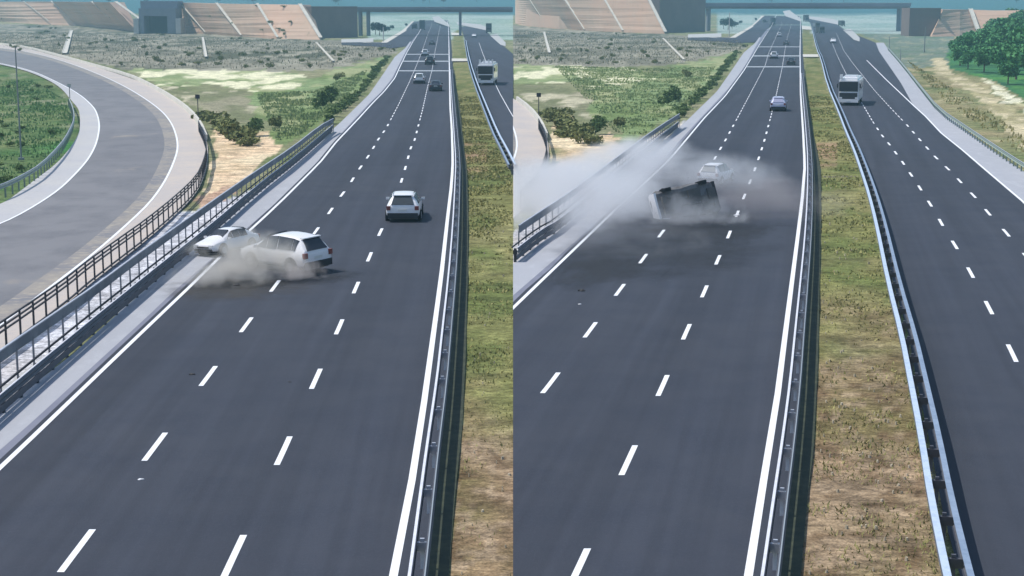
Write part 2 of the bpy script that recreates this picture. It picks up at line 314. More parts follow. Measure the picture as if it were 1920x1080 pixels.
def ground_colour(px, py, X, Y, side):
    n1 = vnoise(X, Y, 28, 1); n2 = vnoise(X, Y, 7, 2); n3 = vnoise(X, Y*.5, 3.2, 3); n4 = vnoise(X, Y, 60, 4); nS = vnoise(X, Y*.33, 5, 11, 3); nB = vnoise(X, Y*.4, 11, 12, 4)
    j = (py-HOR)
    jx = px+(n2-.5)*j*.25; jy = py+(n3-.5)*j*.12
    def lerp(a, b, t): return a+(np.array(b)-a)*t[..., None]
    col = np.zeros(px.shape+(3,)); col[:] = (.17,.18,.095)
    col = lerp(col, (.23,.22,.13), sm(n1,.4,.65)); col = lerp(col, (.12,.15,.06), sm(n2,.5,.7))
    T = (lambda p: p) if side < 0 else mapR
    def z(name): return inpoly(jx, jy, T(Z_L[name]))
    def put(mask, base, alts):
        c = np.zeros_like(col); c[:] = base
        for (cc, nn, a, b) in alts: c = lerp(c, cc, sm(nn, a, b))
        col[mask] = c[mask]
    put(z('scrub'), (.15,.145,.11), [((.22,.205,.16), n1,.4,.6), ((.085,.09,.06), nB,.5,.60), ((.27,.255,.20), nS,.56,.66)])
    put(z('cream'), (.19,.24,.11), [((.30,.33,.17), n2,.5,.7), ((.60,.58,.40), nS,.50,.57)])
    put(z('brown'), (.24,.225,.15), [((.15,.16,.085), nB,.48,.58), ((.40,.37,.26), nS,.54,.62)])
    put(z('lush'), (.18,.24,.11), [((.13,.18,.065), nB,.48,.6), ((.27,.29,.15), nS,.52,.62)])
    put(z('sand'), (.56,.42,.28), [((.60,.50,.34), n2,.4,.6), ((.46,.35,.22), n3,.5,.7), ((.2,.2,.1), n2,.7,.8)])
    put(z('reddish'), (.36,.24,.17), [((.46,.34,.25), n3,.5,.7)])
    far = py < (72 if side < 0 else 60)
    if side < 0:
        ring = [(-900,480)]+[(x,y) for x,y in ramp_ins]+[(-900,100)]
        put(inpoly(px, py, ring), (.09,.135,.052), [((.14,.17,.075), n1,.35,.6), ((.055,.11,.035), n2,.5,.68), ((.22,.22,.15), n3,.62,.8), ((.05,.16,.045), vnoise(X,Y,22,9),.55,.7)])
        put(inpoly(px, py, [(-900,1300),(-200,740),(0,605),(160,485),(330,395),(372,392),(480,350),(300,505),(0,770),(-160,900),(-400,1400)]), (.42,.43,.47), [((.46,.46,.49), n3,.45,.65), ((.37,.36,.37), n2,.6,.75)])
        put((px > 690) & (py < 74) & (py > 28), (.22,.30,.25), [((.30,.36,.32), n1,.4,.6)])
        medL, medR, e = yL_grassL, yL_grassR, yL_med
        mx = inpoly(px, py, medL+medR[:])
    else:
        right = [(1500,20)]+yR_sh2o[::-1]+[(2300,1400),(4500,1400),(4500,-40)]
        m = inpoly(px, py, right)
        put(m, (.17,.18,.085), [((.26,.22,.125), n1,.45,.62), ((.11,.135,.055), n2,.5,.66), ((.38,.33,.20), n3,.63,.76)])
        put(m & (jy < 125) & (jx < 1790), (.135,.17,.135), [((.24,.24,.17), n3,.58,.7), ((.10,.15,.10), n2,.5,.7)])
        path = [(1748,108),(1775,104),(1778,128),(1800,140),(1840,160),(1870,178),(1905,205),(1990,260),(2100,360),(2100,420),(1960,300),(1905,262),(1880,225),(1830,180),(1790,155),(1760,138),(1748,122)]
        put(inpoly(jx, jy, path), (.46,.40,.26), [((.30,.27,.15), n3,.45,.6)])
        path2 = [(1838,143),(1860,150),(1920,185),(2100,300),(2100,330),(1920,203),(1865,172)]
        put(inpoly(jx, jy, path2), (.56,.54,.40), [((.36,.34,.2), n3,.5,.62)])
        lush = [(1775,100),(1782,128),(1840,143),(1865,150),(1920,183),(2300,420),(2300,40),(1800,60)]
        put(inpoly(px, py, lush), (.045,.15,.055), [((.03,.10,.05), n1,.4,.6), ((.07,.19,.05), n2,.5,.7)])
        put((px < 1290) & inpoly(px, py, [(700,1300),(700,600),(962,433),(1066,364),(1200,262),(1290,223),(1200,300),(1060,425),(900,560)]), (.40,.40,.42), [((.46,.42,.38), n3,.45,.65)])
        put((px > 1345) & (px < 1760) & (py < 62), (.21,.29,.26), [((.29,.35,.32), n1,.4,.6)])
        medL, medR = yR_grassL, yR_grassR
        mx = inpoly(px, py, medL+medR[::-1])
    col *= 1.13
    # median: dry soil near the camera, grass farther away
    soil = sm(py+(n2-.5)*420+(n3-.5)*160+(px-(905 if side < 0 else 1600))*(-.35), *((640, 860) if side < 0 else (520, 760)))
    g = np.zeros_like(col); g[:] = (.18,.185,.07); g = lerp(g, (.225,.215,.095), sm(n2,.42,.6)); g = lerp(g, (.125,.15,.05), sm(n3,.5,.62))
    s_ = np.zeros_like(col); s_[:] = (.225,.155,.095); s_ = lerp(s_, (.27,.20,.13), sm(n3,.45,.6)); s_ = lerp(s_, (.17,.14,.065), sm(n2,.52,.7)); s_ = lerp(s_, (.33,.25,.17), sm(vnoise(X, Y, .5, 21, 2),.55,.7)*.7); s_ = lerp(s_, (.14,.095,.055), sm(vnoise(X, Y, .6, 22, 2),.58,.7)*.8)
    redp = sm(n2,.35,.55)*((py > 262) & (py < 318))*(px < (915 if side < 0 else 1572))
    g = lerp(g, (.33,.22,.14), redp*.8)
    md = g+(s_-g)*soil[..., None]
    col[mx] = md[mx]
    # far land with the teal haze mixed into its colour
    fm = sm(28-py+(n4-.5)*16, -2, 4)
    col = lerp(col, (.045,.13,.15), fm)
    return col
def build_ground():
    ys = []; y = 1420.0
    while y > -60:
        ys.append(y); y -= (9 if y > 420 else 5 if y > 200 else 2.4 if y > 90 else 1.6)
    ys = np.array(ys); Vs = []; Fs = []; Cs = []; base = 0
    for side in (-1, 1):
        xs = np.linspace(962, 962+side*2000, 330) if False else 962+side*np.r_[np.arange(0, 1000, 5.0), np.arange(1000, 3200, 25.0)]
        PX, PY = np.meshgrid(xs, ys); X, Y = worldxy(PX, PY)
        Z = zt(Y)-.035-.22*np.clip(vnoise(X, Y, 5, 5)-.2,0,1)*np.clip(Y/90,.35,2.0)*(1-sm(Y, 900, 1000))
        col = ground_colour(PX, PY, X, Y, side)
        r, c = PX.shape; V = np.stack([X, Y, Z], -1).reshape(-1,3); idx = np.arange(r*c).reshape(r,c)
        q = np.stack([idx[:-1,:-1], idx[:-1,1:], idx[1:,1:], idx[1:,:-1]], -1).reshape(-1,4)
        if side < 0: q = q[:, ::-1]
        Vs.append(V); Fs.append(q+base); Cs.append(col.reshape(-1,3)); base += len(V)
    V = np.concatenate(Vs); Fq = np.concatenate(Fs); Cc = np.concatenate(Cs)
    m = bpy.data.materials.new('ground_soil_and_grass'); m.use_nodes = True; n = m.node_tree; b = n.nodes['Principled BSDF']; b.inputs['Roughness'].default_value = .95; b.inputs['Specular IOR Level'].default_value = .1
    a = n.nodes.new('ShaderNodeVertexColor'); a.layer_name = 'land'
    tc = n.nodes.new('ShaderNodeTexCoord'); last = a.outputs[0]
    mp = n.nodes.new('ShaderNodeMapping'); mp.inputs['Scale'].default_value = (.65,1,1); n.links.new(tc.outputs['Object'], mp.inputs[0])
    for sc, lo, hi in ((.9,.62,1.4),(5.5,.6,1.45),(22,.7,1.35)):
        nz = n.nodes.new('ShaderNodeTexNoise'); nz.inputs['Scale'].default_value = sc; nz.inputs['Detail'].default_value = 4
        n.links.new(mp.outputs[0], nz.inputs[0])
        r = n.nodes.new('ShaderNodeMapRange'); r.inputs[1].default_value = .3; r.inputs[2].default_value = .7; r.inputs[3].default_value = lo; r.inputs[4].default_value = hi
        n.links.new(nz.outputs[0], r.inputs[0]); vm = n.nodes.new('ShaderNodeVectorMath'); vm.operation = 'SCALE'
        n.links.new(last, vm.inputs[0]); n.links.new(r.outputs[0], vm.inputs['Scale']); last = vm.outputs[0]
    n.links.new(last, b.inputs['Base Color'])
    nz = n.nodes.new('ShaderNodeTexNoise'); nz.inputs['Scale'].default_value = 9; nz.inputs['Detail'].default_value = 6; n.links.new(mp.outputs[0], nz.inputs[0])
    bp = n.nodes.new('ShaderNodeBump'); bp.inputs['Strength'].default_value = .8; bp.inputs['Distance'].default_value = .12
    n.links.new(nz.outputs[0], bp.inputs['Height']); n.links.new(bp.outputs[0], b.inputs['Normal'])
    me = npmesh('ground', V, Fq, m)
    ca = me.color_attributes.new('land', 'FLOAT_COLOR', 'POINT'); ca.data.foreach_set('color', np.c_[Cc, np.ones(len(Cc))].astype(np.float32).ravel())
    me.shade_smooth()
    o = bpy.data.objects.new('ground', me); C.objects.link(o); o['kind'] = 'structure'
build_ground()
# hills closing the view, beyond the last fields
def hills():
    xs = np.linspace(-1500, 1500, 90); vs = []; fs = []
    for j, Y in enumerate((1560, 1640, 1760, 1900, 2100, 2400)):
        for x in xs:
            vs.append((x, Y, (float(zt(Y))-.5 if j == 0 else float(zt(1560))+[0,14,34,60,90,120][j]*(.6+.5*math.sin(x*.004+1)+.25*math.sin(x*.013))*.8)))
    n = len(xs)
    for j in range(5):
        for i in range(n-1): fs.append((j*n+i, j*n+i+1, (j+1)*n+i+1, (j+1)*n+i))
    o = mobj('hills', vs, fs, mat('hazy_hill_forest', (.045,.12,.13), .95, [(.02,(.03,.09,.11),.4,.6),(.08,(.07,.15,.15),.5,.7)]), smooth=True); o['kind'] = 'structure'  # forest tone with the blue of the haze put in
hills()
# ------------------------------------------------------------------ roads
def dashes(name, path, side, z, ph, wd=.17, ylo=235, L=3.0, P=9.0, m=paint):
    W = resample([gp(*p) for p in path], 1500); ymin = gp(*path[-1]).y
    Yarr = W[:,1]; order = np.argsort(Yarr); Ys = Yarr[order]; Xs = W[order,0]
    qs = []; Ylim = gp(962, ylo).y; y = Ys[0]
    k = math.ceil((Ys[0]-ph)/P)
    while True:
        a = ph+k*P; b = a+L; k += 1
        if a > Ys[-1]: break
        if a > Ylim: break
        n = 3
        for i in range(n):
            ya, yb = a+(b-a)*i/n, a+(b-a)*(i+1)/n; xa, xb = np.interp(ya, Ys, Xs), np.interp(yb, Ys, Xs)
            qs.append(((xa-wd/2,ya,0),(xa+wd/2,ya,0),(xb+wd/2,yb,0),(xb-wd/2,yb,0)))
    # beyond, the strokes sit closer together
    while a < Ys[-1]:
        b = a+3; xa, xb = np.interp(a, Ys, Xs), np.interp(b, Ys, Xs); za, zb = float(zt(a)), float(zt(b))
        qs.append(((xa-wd*.3,a,za),(xa+wd*.3,a,za),(xb+wd*.3,b,zb),(xb-wd*.3,b,zb))); a += 5.0
    return sheet(name, qs, m, side, z)
def roads(side):
    if side < 0:
        edge, mar, rail, med, gl = yL_edge, yL_margin, yL_rail, yL_med, yL_grassL
        l1, l2 = lane1_L, lane2_L
    else:
        edge = yR_edge; med = yR_med; gl = yR_grassL; l1, l2 = lane1_R, lane2_R
        rail = mapR(yL_rail); mar = mapR(yL_margin); mar = [(min(x, xy_interp(edge,[y])[0]-(y-HOR)*.03), y) for x, y in mar]
    top = 30 if side > 0 else 38
    ext = [(x-(y-HOR)*.02, y) for x, y in edge]
    band('road', ext, [(x+(y-HOR)*.055, y) for x, y in med], top, 1118, asphalt[side], side, .012)
    band('road_margin', mar, edge, 64 if side < 0 else 54, 1118, margin, side, .008)
    band('road_shoulder', rail, [(x+(y-HOR)*.001, y) for x, y in mar], 78 if side < 0 else 70, 1118, concrete_sh, side, .004)
    stripe('road_edge_line', edge, .17, paint, side, .02)
    stripe('road_median_line', med, .20, paint, side, .02)
    ph = gp(900, 873).y if side < 0 else gp(900, 892).y
    ph1 = gp(900, 865).y if side < 0 else gp(900, 738).y
    dashes('road_lane_line', l1, side, .02, ph1); dashes('road_lane_line', l2, side, .02, ph)
    # strip between barrier and grass: dark ground with rail shade in its colour
    band('shade_strip_ground', [(x+(y-HOR)*.055, y) for x, y in med], gl, 130, 1118, shade_strip, side, .006)
    # cross strips painted over the carriageway
    for yy, hh in (((102,1.2),(115,1.6),(133,1.6)) if side < 0 else ((88,1.0),(105,1.6),(125.5,1.6))):
        a = xy_interp(edge, [yy])[0]; b = xy_interp(med, [yy])[0]
        band('road_cross_line', [(a,yy-hh),(a,yy+hh)], [(b,yy-hh),(b,yy+hh)], yy-hh*.5, yy+hh*.5, paint_dim, side, .03)
    # opposite carriageway
    if side < 0: a, b, t0, t1 = yL_road2L, yL_road2R, 50, 700
    else: a, b, t0, t1 = yR_road2L, sh_inR, 34, 1118
    band('opposite_road', a, b, t0, t1, asphalt2[side], side, .012)
    if side > 0:
        dashes('opposite_lane_line', lane3_R, side, .02, gp(900,590).y); dashes('opposite_lane_line', lane4_R, side, .02, gp(900,444).y)
        stripe('opposite_edge_line', yR_road2R[:-4], .17, paint, side, .02)
        band('opposite_shoulder', sh_inR, yR_sh2o, 80, 600, concrete_sh, side, .008)
    else:
        stripe('opposite_lane_line', lane3_L, .09, paint, side, .02)
    # ramp, with the loop cut at the seam in the second stretch
    T = (lambda p: p) if side < 0 else mapR
    ri, ris, ro, rr = map(T, (ramp_in, ramp_ins, ramp_out, ramp_rail))
    ribbon('ramp_road', ri, ro, 160, worn, side, .004)
    wv = [(a[0]+(b[0]-a[0])*.16, a[1]+(b[1]-a[1])*.16) for a, b in zip(resample([(x,y,0) for x,y in ro],160), resample([(x,y,0) for x,y in ri],160))]
    ribbon('ramp_dusty_edge', wv, [tuple(p[:2]) for p in resample([(x,y,0) for x,y in ro],160)], 160, worn_edge, side, .008)
    ribbon('ramp_inner_shoulder', ris, ri, 160, grey_sh, side, .010)
    ribbon('ramp_outer_shoulder', ro, rr, 160, beige_sh, side, .012)
    stripe('ramp_inner_line', ri, .16, paint, side, .024); stripe('ramp_outer_line', ro, .16, paint, side, .024)
    # slip road joining from the left, far away
    sliptop = T([(640,77),(693,80),(720,80),(740,68),(757,58),(768,48),(775,40)]); slipbot = T([(640,84),(693,86),(735,90),(757,90),(775,76),(785,62),(796,40)])
    ribbon('slip_road', sliptop, slipbot, 30, asphalt2[side], side, .002)
    stripe('slip_kerb', sliptop, 2.2, conc_p, side, .03)
    # white verges at the far end
    for q in ([(810,32),(822,30),(843,46),(843,51),(815,41)], [(855,41),(900,46),(918,53),(912,57),(858,46)], [(918,66),(932,64),(948,80),(948,87),(938,84)], [(640,74),(700,72),(700,79),(640,80)]):
        P = [gp(*p) for p in T(q)]
        sheet('far_verge_ground', [P], conc, side, .06)
roads(-1); roads(1)
for side, q in ((-1,[(847,110),(877,110),(879,115),(847,115)]),(-1,[(846,61),(866,62),(867,66),(847,66)]),(1,[(1505,102),(1534,102),(1535,107),(1506,107)]),(1,[(1503,48),(1520,50),(1522,56),(1504,55)])):
    sheet('median_crossing_path', [[gp(*p) for p in q]], conc_p, side, .05)
# ------------------------------------------------------------------ crash barriers
WB = [(0,-.155),(.045,-.13),(.075,-.085),(.045,-.03),(.01,0),(.045,.03),(.075,.085),(.045,.13),(0,.155)]
def sweep(P, prof, th=.012):
    """P: (n,3) path; prof: (outward, up) points; gives a closed thin profile swept along P"""
    T = np.gradient(P, axis=0); N = np.stack([T[:,1], -T[:,0]], 1); N /= np.linalg.norm(N, axis=1)[:,None]+1e-9
    pr = list(prof)+[(a-th, b) for a, b in prof[::-1]]; k = len(pr); vs = []; fs = []
    for i in range(len(P)):
        for a, b in pr: vs.append((P[i,0]+N[i,0]*a, P[i,1]+N[i,1]*a, P[i,2]+b))
    for i in range(len(P)-1):
        for j in range(k): fs.append((i*k+j, i*k+(j+1)%k, (i+1)*k+(j+1)%k, (i+1)*k+j))
    fs.append(tuple(range(k))); fs.append(tuple(range((len(P)-1)*k+k-1, (len(P)-1)*k-1, -1)))
    return vs, fs
def rect(wd, h): return [(wd/2,-h/2),(wd/2,h/2)]
def flatpath(P, z): Q = P.copy(); Q[:,2] = z+zt(Q[:,1]); return Q
POSTM = {}
def barrier(name, label, top, ht, side, kind, group=None, ystop=None, step=2.0, rev=1):
    """top: pixel line of its top edge; kind picks the make"""
    W = np.array([tuple(gp(x, y, ht)) for x, y in smooth_px(top, 1)]); W = W[W[:,0]*side >= 0.02]
    P = resample(W, step=1.0) if len(W) > 1 else None
    n = int(len(P)); o = Vector((P[0,0], P[0,1], float(zt(P[0,1])))); root = empty(name, o); tag(root, label, 'crash barrier' if 'guardrail' in name else 'fence', group)
    def part(nm, prof, z, off, m, th=.012):
        T = np.gradient(P, axis=0); N = np.stack([T[:,1], -T[:,0]], 1); N /= np.linalg.norm(N, axis=1)[:,None]+1e-9
        Q = flatpath(P, z); Q[:,0] += N[:,0]*off; Q[:,1] += N[:,1]*off
        v, f = sweep(Q-np.array(o), prof, th); return mobj(nm, v, f, m, root, smooth=(len(prof) > 3))
    def posts(h, wd, dp, m, every, spacer=None):
        PP = resample(P, step=every); key = (kind, h, wd, dp)
        if key not in POSTM:
            b = MB().box((0,0,h/2), (wd,dp,h))
            if spacer: b.box((0,0,h-.2),(spacer,.1,.22))
            me = bpy.data.meshes.new('post'); me.from_pydata([tuple(v) for v in b.v], [], b.f); me.materials.append(m); me.update(); POSTM[key] = me
        order = sorted(range(len(PP)), key=lambda i: PP[i,1]); rest = MB()
        for c, i in enumerate(order):
            t = PP[min(i+1, len(PP)-1)]-PP[max(i-1,0)]; a = math.atan2(t[1], t[0])-math.pi/2
            loc = Vector((PP[i,0], PP[i,1], float(zt(PP[i,1]))))-o
            if c < 98:
                q = bpy.data.objects.new('post', POSTM[key]); C.objects.link(q); q.parent = root; q.location = loc; q.rotation_euler = (0,0,a)
            else:
                rest.box((loc.x, loc.y, loc.z+h/2), (wd,dp,h), a)
                if spacer: rest.box((loc.x, loc.y, loc.z+h-.2), (spacer,.1,.2), a)
        if rest.v: r = rest.obj('far_posts', m, root); r['kind'] = 'stuff'
    if kind == 'double':      # beam on both faces of the posts
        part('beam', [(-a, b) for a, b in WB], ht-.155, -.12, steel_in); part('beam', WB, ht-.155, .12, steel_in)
        part('cap', rect(.02,.03), ht+.01, -.15, steel_w, .07); part('cap', rect(.02,.02), ht+.01, .16, steel_cap2, .03)
        posts(ht-.02, .10, .07, steel, step*2, spacer=.24)
    elif kind == 'blue':
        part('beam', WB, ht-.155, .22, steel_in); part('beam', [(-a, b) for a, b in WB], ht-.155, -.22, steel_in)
        part('cap', rect(.03,.03), ht+.02, .30, steel_b, .15); part('cap', rect(.03,.03), ht+.02, -.18, steel_lb, .17)
        posts(ht-.02, .10, .07, steel_in, max(step,3), spacer=.44)
    elif kind == 'single':
        part('beam', WB, ht-.165, .10, steel_in); part('shade_panel', rect(.03,.24), ht-.50, .07, steel_in, .03)  # dark panel under the beam stands for the shadow band there
        part('cap', rect(.02,.025), ht+.012, .12, steel_w, .05); part('rear_shade_line', rect(.03,.07), ht+.02, -.16, steel_d, .05)  # pale cap is the lit edge, dark strip behind it a drawn shadow
        posts(ht-.03, .12, .14, steel_d, step, spacer=.2)
    elif kind == 'band':
        part('panel', rect(.03,.40), ht-.22, 0, steel_band, .03); part('cap', rect(.06,.04), ht-.0, .02, steel, .08)
        posts(ht-.3, .06, .06, steel_band, step); part('kerb', rect(.1,.08), .04, .05, conc, .2)
    elif kind == 'dark':
        for z in (ht-.02, ht-.20, ht-.38): part('rail', rect(.04,.07), z, 0, steel_d, .05)
        part('lower_rail', rect(.05,.08), .12, 0, steel_d, .05)
        posts(ht, .07, .07, steel_d, step)
    elif kind == 'verge':
        part('beam', WB, ht-.155, .10*rev, mat('weathered_green_steel', (.28,.34,.30), .6)); posts(ht-.03, .10, .12, mat('weathered_post', (.2,.25,.22), .7), step)
        part('cap', rect(.02,.03), ht+.015, .1*rev, steel, .05)
    return root
Ltop_A = [(-160,868),(0,735),(140,620),(265,520),(300,492),(380,430),(480,346),(560,286),(622,234)]
Ltop_B = [(-200,800),(0,656),(125,571),(175,537),(260,474),(355,407),(390,382),(480,320),(545,278),(600,235),(625,222)]
Ltop_C = [(-200,735),(0,605),(125,520),(160,491),(225,445),(275,410),(330,366),(368,330),(382,300),(388,272),(384,250),(372,226)]
LtopIn = [(-200,410),(0,347),(40,328),(75,307),(112,270),(128,245),(138,222),(135,200),(128,185)]
medL_top = [(776,1130),(783,1080),(800,938),(812,838),(829,713),(837,630),(848,520),(855,420),(858,342),(859,302),(855,251),(851,200),(848,160),(846,130)]
medR_top = [(1438,1130),(1445,1080),(1463,942),(1480,817),(1492,713),(1499,630),(1509,520),(1515,450),(1519,375),(1519,300),(1515,250),(1509,187),(1504,137)]
medL2_top = [(872,75),(879,115),(892,157),(908,197),(928,247),(944,277),(960,309)]
medR2_top = [(1812,1130),(1798,1080),(1765,935),(1744,817),(1720,705),(1704,630),(1676,528),(1652,420),(1637,365),(1622,321),(1606,278),(1591,246),(1576,208),(1554,159),(1541,108),(1533,93),(1523,52)]
right_top = [(2300,565),(2060,390),(1920,305),(1865,270),(1815,237),(1762,202),(1727,160),(1692,117),(1665,88)]
barrier('guardrail', 'low steel guardrail along the left shoulder, passing behind the colliding white cars', Ltop_A, .72, -1, 'single')
barrier('barrier_fence', 'tall fence with a solid grey band on thin posts beside the left shoulder', Ltop_B, 1.45, -1, 'band', step=1.9)
barrier('ramp_fence', 'dark three-rail fence round the outer bend of the curving ramp', Ltop_C, 1.15, -1, 'dark', step=1.9)
barrier('guardrail', 'grey green guardrail round the grassy inside of the curving ramp', LtopIn, 1.0, -1, 'verge')
barrier('guardrail', 'double steel guardrail on the left edge of the narrow median strip', medL_top, .76, -1, 'double')
barrier('guardrail', 'far guardrail on the right edge of the narrow median, near the bus with roof load', medL2_top, .76, -1, 'blue', step=4)
RA = [(960,470),(968,463),(1013,429),(1045,412),(1110,357),(1200,283),(1245,247),(1270,228)]
RB = [(945,442),(960,431),(1011,397),(1064,363),(1120,322),(1200,262),(1240,234),(1274,213)]
barrier('guardrail', 'low steel guardrail half hidden in the grey dust cloud', RA, .72, 1, 'single')
barrier('barrier_fence', 'tall grey banded fence swallowed by the pale dust cloud', RB, 1.45, 1, 'band', step=1.9)
barrier('ramp_fence', 'dark fence round the cut-off ramp bend above the dust cloud', mapR(Ltop_C), 1.15, 1, 'dark', step=1.9)
barrier('guardrail', 'double steel guardrail on the left edge of the wide median beside the dusty carriageway', medR_top, .76, 1, 'double')
barrier('guardrail', 'blue tinted double guardrail between the wide median and the oncoming carriageway', medR2_top, .76, 1, 'blue')
barrier('guardrail', 'weathered guardrail outside the pale shoulder at the far right', right_top, .8, 1, 'verge', rev=-1)
# pale concrete parapet round the far side of the ramp
def parapet(side, label, pts):
    W = np.array([tuple(gp(x, y, .55)) for x, y in smooth_px(pts, 1)]); W = W[W[:,0]*side >= 0.02]
    P = resample(W, step=1.5); P[:,2] = .27+zt(P[:,1]); v, f = sweep(P, [(.14,-.27),(.10,.27)], .26)
    o = mobj('parapet', v, f, conc_p, smooth=False); tag(o, label, 'parapet')
par = [(-60,75),(0,80),(50,86),(112,102),(175,119),(240,137),(275,152),(325,180),(357,204),(376,228),(386,252)]
parapet(-1, 'pale concrete parapet round the far outer edge of the ramp', par)
parapet(1, 'short curved piece of pale concrete parapet above the dust at the middle seam', mapR(par))
# ------------------------------------------------------------------ embankment, culvert, flyover
def embank(side, base, tops, dY, label):
    """earth slope between a foot line and a crest line, both (x, y) pixels"""
    n = len(base); vs = []; fs = []; m = 14
    for i in range(n):
        b = gp(*base[i]); b.z -= 1.0; t = at_depth(tops[i][0], tops[i][1], gp(*base[i]).y+dY)
        for k in range(m+1):
            p = b.lerp(t, k/m); s = random.uniform(-.4,.4)*(0 < k < m); vs.append((p.x, p.y+s, p.z+s*.3))
        vs.append((t.x, t.y+30, t.z)); vs.append((t.x, t.y+34, b.z-2))
    w_ = m+3; fs = []
    for i in range(n-1):
        for k in range(m+2): fs.append((i*w_+k, (i+1)*w_+k, (i+1)*w_+k+1, i*w_+k+1))
    fs.append(tuple(range(w_))); fs.append(tuple(range((n-1)*w_+w_-1, (n-1)*w_-1, -1)))
    o = mobj('embankment', vs, fs, earth); o['kind'] = 'structure'; return o
LB = [(-420,12+20),(-200,36),(0,40),(60,45),(147,48),(228,55),(262,60)]; LT = [(-520,2),(-330,2),(-60,3),(20,3),(97,3),(173,4),(205,4)]
LB2 = [(330,61),(388,63),(453,68),(523,72),(604,74)]; LT2 = [(300,5),(338,5),(407,7),(483,8),(564,9)]
embank(-1, LB, LT, 22, ''); embank(-1, LB2, LT2, 22, '')
RBs = [(966,44),(1027,51),(1096,57),(1167,60),(1249,63)]; RTs = [(926+40,-6),(990,-6),(1052,-6),(1130,-4),(1212,-4)]
RTs[0] = (966,-6)
embank(1, RBs, RTs, 22, '')
RW = [(1745,68),(1800,67),(1835,66),(1900,66),(2100,66)]; RWT = [(1768,18),(1800,18),(1818,18),(1880,20),(2100,20)]
def chute(side, a, b, wd, label, dY=22, lift=.35, m=conc_p):
    """open concrete water chute from crest pixel a to foot pixel b"""
    if dY:
        base, tops = (LB+LB2, LT+LT2) if side < 0 else (RBs+RW, RTs+RWT); bx = [p[0] for p in base]; tx = [p[0] for p in tops]; by = [gp(*p).y for p in base]
        Yb = float(np.interp(b[0], bx, by)); Yt = float(np.interp(a[0], tx, by))+dY
        B = at_depth(b[0], b[1], Yb); B.z = max(B.z, .1); T = at_depth(a[0], float(np.interp(a[0], tx, [p[1] for p in tops])), Yt); wd *= 1.25
    else: B = gp(*b); T = gp(*a); B.z += .1; T.z += .1
    if dY: B += Vector((0,-1.2,.3)); T += Vector((0,-1.2,.3))
    d = (T-B); side_v = Vector((1, 0, 0)); up = Vector((0,-.7,.7)) if dY else Vector((0,0,1))
    prof = [(-wd/2,lift),(-wd/2,.0),(wd/2,.0),(wd/2,lift),(wd/2-.25*wd/2,lift),(wd/2-.25*wd/2,.12),(-wd/2+.25*wd/2,.12),(-wd/2+.25*wd/2,lift)]
    vs = [p+side_v*x+up*(z+.05) for p in (B, T) for x, z in prof]; k = len(prof)
    fs = [(j,(j+1)%k,k+(j+1)%k,k+j) for j in range(k)]+[tuple(range(k-1,-1,-1)), tuple(range(k,2*k))]
    o = mobj('drainage_chute', [v-B for v in vs], fs, m); o.location = B; tag(o, label, 'water chute', 'pale water chutes on the earth slopes')
for (a, b, wd, lb) in (((45,15),(92,40),.45,'faint thin chute at the far left end of the reddish slope'),((97,3),(147,47),.9,'first bright chute from the left on the long slope above the ramp'),((173,4),(228,54),.9,'middle chute on the slope left of the culvert'),((218,3),(296,64),1.2,'long chute running down beside the left flank of the dark culvert'),
    ((338,5),(388,62),1.2,'thick chute just right of the dark culvert'),((407,7),(453,67),.9,'second chute right of the dark culvert'),((483,9),(521,71),.8,'third chute right of the dark culvert on bare earth'),((563,9),(602,72),1.1,'last chute on the slope beside the brown abutment wall')):
    chute(-1, a, b, wd, lb)
for (a, b, wd, lb) in (((990,-2),(1027,49),1.2,'chute at the left end of the slope in the right-hand stretch'),((1055,-2),(1096,56),.9,'second chute of the slope above the hazy dust stretch'),((1131,-2),(1167,58),.8,'third chute of the slope above the dust stretch'),((1214,-2),(1247,61),1.1,'chute beside the brown abutment wall in the right-hand stretch')):
    chute(1, a, b, wd, lb)
for side, a, b, wd, lb in ((-1,(134,58),(121,101),1.5,'wide pale drain slab coming down to the far side of the ramp'),(-1,(380,71),(386,108),.8,'short stubby drain in the scrub below the slope'),(-1,(593,81),(625,116),.5,'thin slanting drain in the scrub left of the far highway'),
    (1,(1020,61),(1030,100),.8,'short stubby drain in the scrub near the middle seam'),(1,(1243,73),(1282,113),.5,'thin slanting drain in the scrub of the right-hand stretch')):
    chute(side, a, b, wd, lb, dY=0, lift=.25)
# culvert through the embankment
def culvert():
    b = gp(293, 63); k = b.y/F; root = empty('culvert', b); tag(root, 'dark box culvert with grey portal through the reddish slope', 'culvert')
    L, R_, T_ = (262-293)*k, (330-293)*k, 46*k
    oL, oR, oT = (271-293)*k, (314-293)*k, 32*k
    m = MB(); D = 14
    m.box(((L+oL)/2, D/2, T_/2), (oL-L, D, T_)); m.box(((R_+oR)/2, D/2, T_/2), (R_-oR, D, T_)); m.box(((oL+oR)/2, D/2, (T_+oT)/2), (oR-oL-.01, D-.02, T_-oT))
    m.obj('portal', conc_d, root)
    MB().box(((oL+oR)/2, D/2+4, oT/2), (oR-oL-.02, .3, oT-.02)).obj('back_wall', mat('culvert_inner_shade', (.05,.065,.07), .9), root)  # darkness inside the opening, put into this wall's colour
    MB().box((0, D/2+7, T_+1.6), ((R_-L), D, 3.2)).obj('headwall', conc_d, root)
    MB().box((R_+1.2, 4, T_*.3), (2.2, 10, T_*.6)).obj('wing_wall', conc, root)
    MB().box((L-1.2, 4, T_*.3), (2.2, 10, T_*.6)).obj('wing_wall', conc, root)
culvert()
